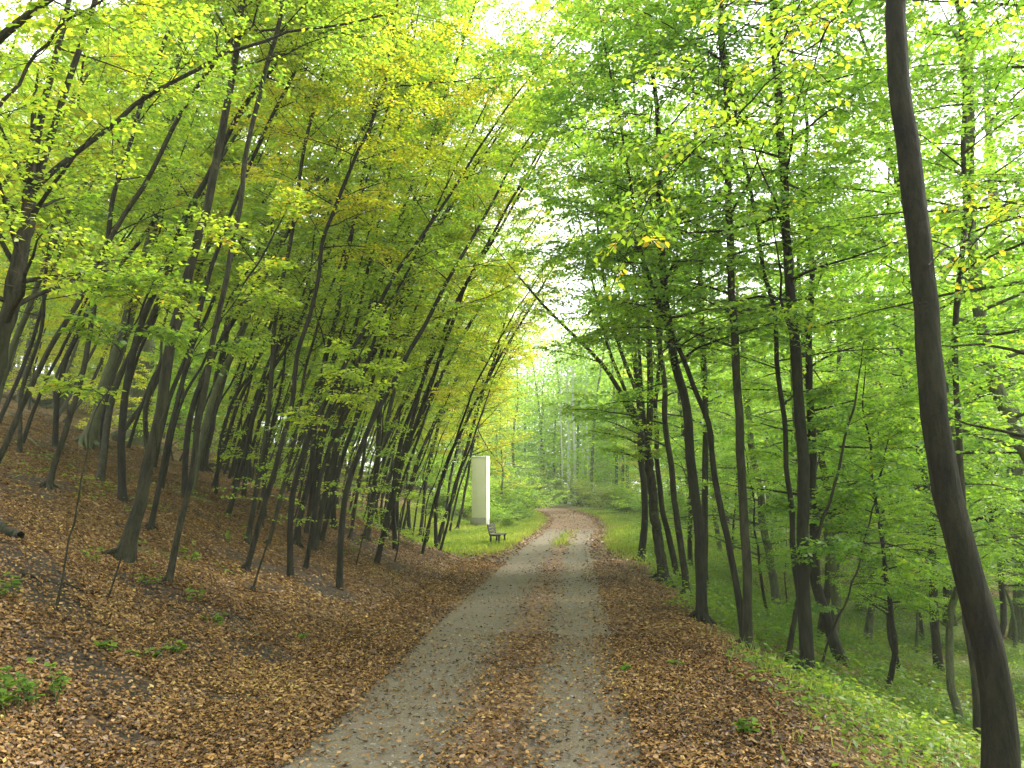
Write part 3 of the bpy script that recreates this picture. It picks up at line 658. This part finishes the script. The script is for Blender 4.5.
for _ in range(4000):
    y = rng.uniform(9, 62); x = road_x(y) + rng.uniform(3.6 if y < 30 else 6, 36)
    px, py, _z = project((x, y, g1(x, y)))
    if px > 1110 or not far_enough(x, y, 1.9 + .03 * y): continue
    if y < 12 and x < 7 or (y > 28 and x < 5): continue
    pts.append((x, y)); i = int(rng.integers(0, 4)); nR += 1
    copy_tree(PR[i], x, y, rng.uniform(-.9, .9), rng.uniform(.7, 1.15), describe(x, y, KW_R[i], 'down in the hollow' if x > 5 else 'on the verge'), 'beech_tree', 'trees filling the right hollow')
    if nR >= 56: break
for i, (x, y, k, sz, lab) in enumerate([
    (-7.5, 52, 1, .75, 'yellowing leafy tree towering behind the white tower'), (-11, 47, 0, .8, 'broad green tree left behind the white tower'), (-5.0, 60, 2, .7, 'full-crowned tree on the left of the road bend'),
    (-3.5, 82, 0, .85, 'tall pale tree left of the sky-gap stems'), (4.5, 80, 1, .85, 'tall yellow-green tree right of the sky-gap stems'), (6.0, 60, 1, .75, 'yellow leafy tree right of the road bend'),
    (8.5, 48, 0, .75, 'green leafy tree right behind the bright grass patch'), (10, 66, 2, .85, 'leafy tree second right of the road bend'), (0.6, 96, 2, .9, 'farthest crown seen over the road bend'), (-9, 70, 2, .9, 'large crown second behind the white tower'),
    (-2.0, 104, 2, .8, 'pale crown straight behind the sky-gap stems'), (2.5, 88, 0, .75, 'green crown just right behind the sky-gap stems'), (-4.6, 47, 1, .42, 'small yellow tree beside the road bend, left'),
    (4.2, 43, 1, .5, 'young yellow tree at the back edge of the bright grass patch')]):
    copy_tree(PF[k], x, y, i * 1.3, sz, lab, 'beech_tree', 'leafy trees closing the view at the road bend')
nU = 0
for _ in range(2000):
    y = rng.uniform(9, 34); x = road_x(y) + rng.uniform(5, 17)
    px, py, _z = project((x, y, g1(x, y)))
    if px > 1060 or not far_enough(x, y, 1.1): continue
    pts.append((x, y)); i = int(rng.integers(0, 4)); nU += 1
    copy_tree(PR[i], x, y, rng.uniform(-3, 3), rng.uniform(.24, .42), describe(x, y, ['low leafy tree', 'young pale-leaved tree', 'bushy young tree', 'small green tree'][i], 'down in the hollow'), 'young_beech_tree', 'young trees filling the hollow below the right bank')
    if nU >= 18: break
rs = np.random.default_rng(17)
for side, pm, n_, lab, kw_ in ((-1, PL, 7, 'left of the frame on the slope', KW_L), (1, PR, 7, 'right of the frame in the hollow', KW_R)):
    c_ = 0
    for _ in range(2000):
        y = rs.uniform(1, 30); x = side * rs.uniform(6, 34)
        px, py, z_ = project((x, y, g1(x, y)))
        if z_ > 0 and -230 < px < 1230 or not far_enough(x, y, 2.4): continue
        pts.append((x, y)); i = c_ % 4; c_ += 1
        copy_tree(pm[i], x, y, rs.normal(0, .5), rs.uniform(.8, 1.15), kw_[i] + (' standing ' if c_ <= 4 else ' standing farther ') + lab, 'beech_tree', 'trees ' + lab)
        if c_ >= n_: break
nS = 0
for _ in range(3000):
    y = rng.uniform(7.5, 24); x = road_x(y) - rng.uniform(3.0, 11)
    px, py, _z = project((x, y, g1(x, y)))
    if px < 235 or px > 455 or not far_enough(x, y, .55): continue
    pts.append((x, y)); i = int(rng.integers(0, 3)); nS += 1
    copy_tree(PS[i], x, y, rng.normal(0, .8), rng.uniform(.7, 1.2), describe(x, y, ['leafy sapling', 'thin sapling', 'twiggy sapling'][i], 'on the bank'), 'sapling', 'saplings among the leaning trunks')
    if nS >= 22: break
# ------------------------------------------------------------------ the far wood, with unseen trees behind the camera, as one mass
def surrounding_wood():
    acc, wd = Acc(), Acc()
    rng = np.random.default_rng(55)
    for k in range(296):
        a = rng.uniform(-52, 44); r = rng.uniform(60, 120)
        if k >= 276: pass
        elif k >= 250: a = rng.uniform(75, 285); r = rng.uniform(11, 26)  # unseen trees behind the camera, added to cut sky light on near trunks
        if k >= 276: a = rng.uniform(-9, 6); r = rng.uniform(88, 125)
        x, y = r * math.sin(math.radians(a)), r * math.cos(math.radians(a))
        u = x - float(road_x(y))
        if abs(u) < (2.6 if 276 > k >= 250 else 3.6): continue
        z = g1(x, y); H = rng.uniform(15, 24) * (1 if k < 250 or k >= 276 else .8)
        P = np.array([[x, y, z - .5], [x + rng.normal(0, .5), y, z + H * .5], [x + rng.normal(0, 1), y, z + H * .95]])
        Q, rr, _ = resample(P, [.22, .15, .04], 6); tubes(wd, Q[None], rr[None] * .75, 5)
        n = 4200 if abs(a) < 8 else 3400
        cl_ = rng.normal(0, 1, (60, 3)); cl_ = unit(cl_) * rng.uniform(.3, 1, (60, 1)) ** .5
        ctr = np.array([x, y, z + H * .5]) + cl_ * np.array([3.8, 3.8, H * .5])
        idx = rng.integers(0, 60, n)
        p = ctr[idx] + rng.normal(0, 1, (n, 3)) * np.array([.9, .9, .35])
        p[:, 2] = np.maximum(p[:, 2], z + .3)
        leaves(acc, p, rng.normal(0, 1, (n, 3)) * [1, 1, .4], np.array([0, 0, 1.]) + rng.normal(0, .5, (n, 3)), rng.uniform(.16, .36, n),
               np.clip(rng.normal(.45, .15) + rng.normal(0, .12, n), 0, 1), .7)
    return acc, wd
a_, w_ = surrounding_wood()
me = a_.mesh('surrounding_woodland', M_LEAF_F, False)
o = tag(link('surrounding_woodland', me), 'mass of pale green woodland far behind the road, plus unseen shade trees behind the camera', 'woodland', kind='stuff')
o2 = link('trunks', w_.mesh('trunks', M_BARK_G), o); o2['kind'] = 'stuff'

# ------------------------------------------------------------------ pale stems standing in for bright sky between the trunks far down the road
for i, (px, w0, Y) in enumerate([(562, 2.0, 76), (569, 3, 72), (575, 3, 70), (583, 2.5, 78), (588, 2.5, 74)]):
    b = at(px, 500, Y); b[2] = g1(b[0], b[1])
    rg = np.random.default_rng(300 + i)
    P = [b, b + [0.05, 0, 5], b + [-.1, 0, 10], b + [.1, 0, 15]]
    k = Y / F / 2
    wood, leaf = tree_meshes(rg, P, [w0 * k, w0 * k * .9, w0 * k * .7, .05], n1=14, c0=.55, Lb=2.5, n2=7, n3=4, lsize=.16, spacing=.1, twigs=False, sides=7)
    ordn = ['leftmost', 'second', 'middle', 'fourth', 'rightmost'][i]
    plant_tree('sky_gap_stem', f'{ordn} of the five pale stems standing in for sky gaps at the far road end', 'pale sky-gap stem', 'tree', 'pale sky-gap stems at the far end of the road', b, wood, leaf, M_SKY_GAP, M_LEAF_F)

# ------------------------------------------------------------------ shrubs
def shrub_meshes(seed, R, H, n, lsize, lm):
    rng = np.random.default_rng(seed); wood, leaf = Acc(), Acc()
    m = 16
    az = rng.uniform(0, 6.28, m); e = rng.uniform(.5, 1.4, m)
    D = np.stack([np.cos(az) * np.cos(e), np.sin(az) * np.cos(e), np.sin(e)], 1)
    L = np.where(np.sin(e) * H > np.cos(e) * R, H / np.maximum(np.sin(e), .3), R / np.maximum(np.cos(e), .3)) * rng.uniform(.6, 1, m)
    foliage(rng, wood, leaf, np.zeros((m, 3)) + rng.normal(0, .1, (m, 3)) * [1, 1, 0], D, L, np.full(m, .014), np.full(m, -.12), n, 5, .07, lsize, False, .45, False)
    return wood.mesh('stems', M_BARK), leaf.mesh('foliage', lm, False)
SH = [shrub_meshes(400, 1.5, 1.9, 14, .12, M_HERB), shrub_meshes(401, 1.2, 2.4, 13, .12, M_LEAF_F), shrub_meshes(402, 1.7, 1.4, 14, .13, M_GRASS)]
shr = [(-3.4, 38.5, 0, .42, 'small shrub between the bench and the road bend'), (-4.1, 41.5, 1, .55, 'shrub touching the right side of the white tower'), (-3.2, 43.5, 0, .75, 'rounded shrub at the left road edge before the bend'), (3.6, 38, 0, .5, 'small shrub on the bright grass patch right of the road'), (-6.4, 44, 1, 1.1, 'tall loose shrub right behind the white tower'), (-4.6, 45, 0, 1.1, 'rounded shrub right of the white tower, beyond the bench'), (-3.6, 49, 1, 1.2, 'tall shrub where the road disappears, on its left side'),
       (-5.2, 52, 0, 1.5, 'broad shrub second behind the bench, left of the road bend'), (-7.2, 40, 0, .9, 'low shrub left of the white tower foot'), (3.4, 52, 0, 1.2, 'rounded shrub on the right of the road bend'),
       (2.4, 60, 2, 1.4, 'bright low shrub at the outer side of the bend'), (4.6, 47, 1, 1.0, 'upright shrub behind the bright grass patch'), (1.0, 66, 2, 1.7, 'pale wide shrub at the very end of the visible road'),
       (-1.0, 74, 0, 1.8, 'dense shrub below the sky-gap stems'), (3.0, 72, 1, 1.5, 'tall shrub right of the sky-gap stems'), (6.4, 42, 0, 1.0, 'round shrub behind the fanning tree'),
       (-9.0, 46, 1, 1.5, 'tall shrub left behind the white tower'), (-6.6, 58, 1, 1.8, 'big shrub closing the left side of the bend'), (6.5, 58, 0, 1.7, 'big shrub closing the right side of the bend'), (-4.2, 66, 2, 1.8, 'shrub far up on the inner side of the bend')]
for x, y, i, s, lab in shr:
    e = empty('shrub', (x, y, g1(x, y) - .05), random.Random(x * 7).uniform(0, 6)); e.scale = (s, s, s)
    link('stems', SH[i][0], e); link('foliage', SH[i][1], e); tag(e, lab, 'shrub', 'shrubs around the road bend')

# ------------------------------------------------------------------ bench and tower
def box(acc, c, s, R=None, r=None):
    v = np.array([[x, y, z] for x in (-.5, .5) for y in (-.5, .5) for z in (-.5, .5)]) * s
    if R is not None: v = v @ np.array(R).T
    acc.add(v + c, [[0, 1, 3, 2], [4, 6, 7, 5], [0, 4, 5, 1], [2, 3, 7, 6], [0, 2, 6, 4], [1, 5, 7, 3]])
def bevel(o, wdt=.01):
    b = o.modifiers.new('edge', 'BEVEL'); b.width = wdt; b.segments = 2; return o
def rotx(a): c, s = math.cos(a), math.sin(a); return [[1, 0, 0], [0, c, -s], [0, s, c]]
bp = hit(498, 544)
bench = empty('park_bench', bp, math.radians(90 - 5)); bench.scale = (.8, .8, .8); tag(bench, 'dark wooden bench with a tilted backrest facing the road beside the grass', 'bench')
s_, b_ = Acc(), Acc()
for k in range(4): box(s_, [0, -.22 + .13 * k, .45], [1.7, .11, .045])
T = rotx(math.radians(-14))
for k in range(3): box(b_, [0, .26 + .035 * k, .56 + .14 * k], [1.7, .035, .12], T)
bevel(link('seat', s_.mesh('seat', M_BENCH, False), bench)); bevel(link('backrest', b_.mesh('backrest', M_BENCH, False), bench))
for sx in (-.7, .7):
    l_ = Acc(); box(l_, [sx, -.18, .21], [.08, .08, .44]); box(l_, [sx, .2, .21], [.08, .08, .44]); box(l_, [sx, 0, .405], [.07, .5, .045])
    box(l_, [sx, .30, .66], [.06, .05, .52], T)
    bevel(link('leg_frame', l_.mesh('leg_frame', M_BENCH, False), bench))
tb = at(480, 529, 40); tb[2] = g1(tb[0], tb[1])
tw = empty('rendered_tower', tb, math.radians(-24)); tag(tw, 'narrow cream rendered tower with a bright white side edge behind the bench', 'tower')
A = Acc(); box(A, [0, 0, 1.98], [.86, .30, 3.14]); bevel(link('body', A.mesh('body', M_RENDER_B, False), tw), .02)
A = Acc(); box(A, [.455, 0, 1.95], [.05, .34, 3.2]); bevel(link('side_slab', A.mesh('side_slab', M_RENDER_W, False), tw), .01)
A = Acc(); box(A, [0, 0, .14], [.95, .36, .62]); bevel(link('plinth', A.mesh('plinth', M_PLINTH, False), tw), .02)
A = Acc(); box(A, [0.015, 0, 3.585], [.94, .35, .07]); bevel(link('cap', A.mesh('cap', M_RENDER_W, False), tw), .02)

# ------------------------------------------------------------------ fallen branch, log, stones, seedlings
def stick(name, label, cat, pa, pb, r0, r1, lift=.02, seed=0, mat=None):
    rng = np.random.default_rng(seed); a, b = hit(*pa), hit(*pb)
    t = np.linspace(0, 1, 9)[:, None]; P = a + (b - a) * t; P[:, 2] = [g1(p[0], p[1]) + lift for p in P]
    P += rng.normal(0, .012, P.shape); R = np.linspace(r0, r1, 9)
    A = Acc(); o_ = P[0].copy(); tubes(A, (P - o_)[None], R[None], 7, .06, rng)
    o = link(name, A.mesh(name, mat or M_BARK_G)); o.location = o_; return tag(o, label, cat)
stick('fallen_branch', 'pale fallen branch lying on brown leaves at the foot of the bank', 'branch', (230, 631), (300, 649), .022, .010, seed=1)
stick('fallen_log', 'dark rotting log on the slope at the left edge of the picture', 'log', (-15, 520), (20, 543), .07, .05, .05, 2, M_BARK)
stick('fallen_branch', 'thin brown twig lying along the slope near the left edge', 'branch', (20, 575), (140, 607), .018, .006, seed=3, mat=M_BARK)
stick('fallen_branch', 'short broken branch lying on the right verge leaves', 'branch', (664, 690), (708, 684), .012, .006, seed=4)
stick('fallen_branch', 'long thin branch fallen high on the slope below the grey beeches', 'branch', (24, 432), (60, 470), .03, .015, seed=5)

def seedling(label, px, py, n, H, seed, grp, ls=.07):
    rng = np.random.default_rng(seed); b = hit(px, py); st, lf = Acc(), Acc()
    m = max(3, n // 6)
    az = rng.uniform(0, 6.28, m); sp = rng.uniform(.2, .7, m)
    D = unit(np.stack([np.cos(az) * sp, np.sin(az) * sp, np.ones(m)], 1)); L = H * rng.uniform(.6, 1.1, m)
    B0 = rng.normal(0, H * .25, (m, 3)) * [1, 1, 0]
    tubes(st, curve(B0, D, L, np.full(m, -.1), np.linspace(0, 1, 4)), np.full((m, 4), .003), 4)
    i = rng.integers(0, m, n); s = rng.uniform(.35, 1, n)
    P = B0[i] + D[i] * (L[i] * s)[:, None]; a2 = rng.uniform(0, 6.28, n)
    leaves(lf, P, np.stack([np.cos(a2), np.sin(a2), rng.normal(0, .2, n)], 1), np.array([0, 0, 1.]) + rng.normal(0, .3, (n, 3)), ls * rng.uniform(.6, 1.2, n), np.clip(rng.normal(.45, .2, n), 0, 1), .7, True)
    e = empty('seedling_plant', b, 0); tag(e, label, 'plant', grp)
    link('stem', st.mesh('stem', M_HERB), e); link('leaves', lf.mesh('leaves', M_HERB, False), e)
SG = 'small green plants on the leaf litter'
for i, (lab, px, py, n, H) in enumerate([
    ('leafy green plant low in the left corner, the largest one there', 22, 712, 90, .32), ('small plant just right of the largest corner plant', 50, 700, 40, .22),
    ('dark green bramble sprig at the root of the fallen branch', 217, 626, 34, .18), ('pale sprig of plants halfway down the bank above dark soil', 178, 655, 34, .16),
    ('tuft of pale shoots left of the pale sprig', 150, 660, 24, .14), ('little green plant at the left edge above the corner plants', 4, 600, 34, .22),
    ('yellowish seedling right of the smooth tree foot', 198, 566, 30, .3), ('small seedling between the roots of the smooth tree', 150, 588, 22, .2),
    ('single green weed in the leaves of the right verge', 623, 674, 26, .10), ('yellow-green weed further out on the right verge', 676, 668, 22, .10),
    ('seedling cluster at the edge where the verge drops to green', 748, 738, 30, .14), ('light seedling in the bank middle below the wavy tree', 232, 545, 26, .3),
    ('pale green seedling pair uphill of the fallen branch', 196, 603, 30, .2), ('tiny leafy shoot on the dark soil patch near the left corner', 110, 652, 20, .12),
    ('small yellow-green plant between the root-flared tree and its sapling', 96, 566, 26, .25), ('low plant on the bank above the left wheel track', 300, 640, 18, .1),
    ('leafy seedling beneath the arching-limb tree', 352, 556, 34, .4), ('leafy seedling under the straight leaning tree', 408, 548, 34, .4)]):
    seedling(lab, px, py, n, H, 500 + i, SG)

# ------------------------------------------------------------------ leaf litter, undergrowth, grass
def scatter(rng, n, x0, x1, y0, y1, prob):
    x = rng.uniform(x0, x1, n); y = rng.uniform(y0, y1, n)
    k = rng.random(n) < prob(x, y); return x[k], y[k]
def litter_density(x, y):
    u = x - road_x(y)
    wv = .12 * vnoise(x * 2.2, y * 1.3, 51)
    tr = np.maximum(np.exp(-(np.abs(u + .66 + wv) / .50) ** 4), .86 * np.exp(-(np.abs(u - .66 + wv) / .27) ** 4)) * (1 - .85 * smooth(34, 38, y) )
    bare = bare_mask(x, y)
    d = (1 - .85 * tr) * np.where(np.abs(u) < 1.1, .25, 1) * (1 - .85 * bare)
    d = d * (1 - .80 * smooth(2.0, 2.7, u + .25 * vnoise(x * 2, y * 2, 9)))
    return d * (1 - .8 * smooth(22, 27, y) * smooth(1.5, 2, -u))
def litter(name, n, x0, x1, y0, y1, sz, rich, seed, label, kf=1.0):
    rng = np.random.default_rng(seed); A = Acc()
    x, y = scatter(rng, n, x0, x1, y0, y1, lambda a, b: litter_density(a, b) * kf)
    m = len(x); e = .05
    z = ground(x, y); gx = (ground(x + e, y) - z) / e; gy = (ground(x, y + e) - z) / e
    N = unit(np.stack([-gx, -gy, np.ones(m)], 1) + rng.normal(0, .33, (m, 3)))
    az = rng.uniform(0, 6.28, m); D = np.stack([np.cos(az), np.sin(az), gx * np.cos(az) + gy * np.sin(az) + rng.normal(0, .22, m)], 1)
    P = np.stack([x, y, z + .012 + rng.uniform(0, .028, m)], 1)
    leaves(A, P, D, N, sz * rng.uniform(.6, 1.25, m), np.clip(rng.beta(2.2, 2.4, m) + .12 * vnoise(x * 1.7, y * 1.7, 5) - .06, 0, 1), .56, rich, rng.uniform(-.2, .9, m))
    return A
A = Acc()
parts = [litter('a', 800000, -9, 5, .2, 9.5, .038, True, 71, ''), litter('b', 480000, -15, 12, 9.5, 20, .05, False, 72, '', .95), litter('c', 190000, -26, 3.6, 20, 58, .10, False, 73, '', .8)]
for p in parts:
    for v, f, r in zip(p.v, p.f, p.r): A.add(v, f, r)
rgt = np.random.default_rng(77)
tx, ty = scatter(rgt, 2600, -10, 5, 2.6, 20, lambda a, b: litter_density(a, b) * (np.abs(a - road_x(b)) > 1.2))
m_ = len(tx); az = rgt.uniform(0, 6.28, m_); tl = rgt.uniform(.06, .4, m_) ; t3 = np.linspace(-.5, .5, 3)
qx = tx[:, None] + np.cos(az)[:, None] * tl[:, None] * t3 + rgt.normal(0, .01, (m_, 3)); qy = ty[:, None] + np.sin(az)[:, None] * tl[:, None] * t3
TW = Acc(); tubes(TW, np.stack([qx, qy, ground(qx, qy) + .03], -1), np.repeat(rgt.uniform(.0015, .005, m_)[:, None], 3, 1), 4)
for v, f in zip(TW.v, TW.f): A.add(v, f, rgt.uniform(.1, .45, len(f)))
tag(link('fallen_leaves', A.mesh('fallen_leaves', M_DEAD, False)), 'brown and tan fallen leaves covering the bank and the verges', 'leaf litter', kind='stuff')

def herbs():
    rng = np.random.default_rng(81); A = Acc()
    def dens(x, y):
        u = x - road_x(y)
        return np.clip(smooth(2.0, 3.0, u + .25 * vnoise(x * 2, y * 2, 9)) * (.42 + .75 * vnoise(x * .8, y * 1.0, 31)) , .0, 1) * smooth(1.9, 2.5, u)
    x1, y1 = scatter(rng, 18000, 1.2, 13, 1.0, 13, dens); x2, y2 = scatter(rng, 24000, 1.2, 26, 13, 34, dens)
    x3, y3 = scatter(rng, 5200, -24, -4, 6, 30, lambda x, y: veg_mask(x, y) * .9)
    x4, y4 = scatter(rng, 9000, -10, 9, 21, 60, lambda x, y: smooth(1.6, 2.4, np.abs(x - road_x(y) + .1)) * np.clip(.35 + .6 * vnoise(x * 1.2, y * .8, 71), 0, 1))
    x = np.concatenate([x1, x2, x3, x4]); y = np.concatenate([y1, y2, y3, y4])
    far = np.concatenate([np.zeros(len(x1)), np.ones(len(x2)), np.ones(len(x3)) * .5, np.ones(len(x4))])
    m = len(x); z = ground(x, y); H = rng.uniform(.08, .32, m) * (1 + .5 * far) * (1 - .45 * (x < 0))
    k = 14
    i = np.repeat(np.arange(m), k); s = rng.uniform(.15, 1, m * k); az = rng.uniform(0, 6.28, m * k); rad = rng.uniform(.02, .22, m * k) * (1 + .5 * far[i])
    P = np.stack([x[i] + np.cos(az) * rad, y[i] + np.sin(az) * rad, z[i] + H[i] * s * (1 - .8 * rad)], 1)
    a2 = az + rng.normal(0, .8, m * k)
    tone = np.clip(.45 + .25 * vnoise(x * .8, y * .8, 33) + rng.normal(0, .1, m), 0, 1)
    leaves(A, P, np.stack([np.cos(a2), np.sin(a2), rng.normal(-.1, .25, m * k)], 1), np.array([0, 0, 1.]) + rng.normal(0, .35, (m * k, 3)),
           rng.uniform(.035, .085, m * k) * (1 + .5 * far[i]), np.clip(tone[i] + rng.normal(0, .15, m * k), 0, 1), .5, False)
    # the stems
    B = np.stack([x, y, z - .02], 1); D = np.stack([rng.normal(0, .2, m), rng.normal(0, .2, m), np.ones(m)], 1)
    tubes(A, curve(B, D, H, np.zeros(m), np.array([0, 1.])), np.full((m, 2), .0014), 3)
    return A
tag(link('undergrowth', herbs().mesh('undergrowth', M_HERB, False)), 'low green herbs and brambles covering the right bank and hollow', 'undergrowth', kind='stuff')

def grass():
    rng = np.random.default_rng(91); A = Acc()
    def dens(x, y):
        u = x - road_x(y)
        r = smooth(1.5, 2.2, u) * smooth(20, 26, y) * (1 - smooth(8, 11, u)); l = smooth(1.35, 2.0, -u) * smooth(21, 26, y) * (1 - smooth(8, 10, -u))
        mid = np.exp(-((u - .05) / .28) ** 2) * smooth(25, 29, y) * (1 - smooth(34, 38, y)) * .35
        edge = np.exp(-((u - 2.7) / .4) ** 2) * .35 * smooth(.1, .5, vnoise(x, y * .7, 41) + .2)
        return np.clip(r + l + mid + edge, 0, 1)
    x, y = scatter(rng, 260000, -9, 9, 4, 58, dens)
    m = len(x); z = ground(x, y); H = rng.uniform(.05, .20, m) * (1 + .35 * vnoise(x * 1.5, y, 72))
    az = rng.uniform(0, 6.28, m); D = np.stack([np.cos(az) * .35, np.sin(az) * .35, np.ones(m)], 1)
    N = np.stack([-np.sin(az), np.cos(az), rng.normal(0, .3, m)], 1)
    leaves(A, np.stack([x, y, z - .01], 1), D, N, H, np.clip(rng.normal(.5, .2, m) + .3 * vnoise(x * 1.1, y * .7, 73), 0, 1), np.where(y > 20, .18, .07)[:, None], False)
    return A
tag(link('grass', grass().mesh('grass', M_GRASS, False)), 'bright green grass beside the road near the bench and bend', 'grass', kind='stuff')

def gravel():
    rng = np.random.default_rng(95); A = Acc(); n = 15000
    y = 2.6 + 22 * rng.random(n) ** 1.7; u = np.clip(rng.normal(0, .85, n), -1.6, 1.5); x = u + road_x(y)
    r = np.clip(rng.lognormal(-5.1, .45, n), .003, .022)
    v = unit(np.array([[1, 0, 0], [0, 1, 0], [-1, 0, 0], [0, -1, 0], [.5, .5, .75], [-.5, .5, .75], [-.5, -.5, .75], [.5, -.5, .75]], float))
    V = v[None] * (r[:, None] * rng.uniform(.7, 1.3, (n, 8)))[..., None] * np.array([1, 1, .7])
    az = rng.uniform(0, 6.28, n); c, s = np.cos(az)[:, None], np.sin(az)[:, None]
    V = np.stack([V[..., 0] * c - V[..., 1] * s, V[..., 0] * s + V[..., 1] * c, V[..., 2]], -1) + np.stack([x, y, ground(x, y) + .006], 1)[:, None]
    f = np.array([[4, 5, 6, 7], [0, 1, 5, 4], [1, 2, 6, 5], [2, 3, 7, 6], [3, 0, 4, 7]])
    A.add(V, np.arange(n)[:, None, None] * 8 + f[None]); return A
tag(link('gravel', gravel().mesh('gravel', M_STONE)), 'small stones pressed into the dirt road', 'gravel', kind='stuff')

# ------------------------------------------------------------------ haze
m, t, out = newmat('haze_air')
pv = nd(t, 'ShaderNodeVolumePrincipled'); pv.inputs['Density'].default_value = .0010; pv.inputs['Color'].default_value = (.93, .96, .93, 1)
t.links.new(pv.outputs[0], out.inputs['Volume'])
HAZE = Acc(); box(HAZE, [0, 400, 22], [1000, 1100, 60])
tag(link('haze', HAZE.mesh('haze', m, False)), kind='stuff')
print('trees', len(TREES), nL, nR)
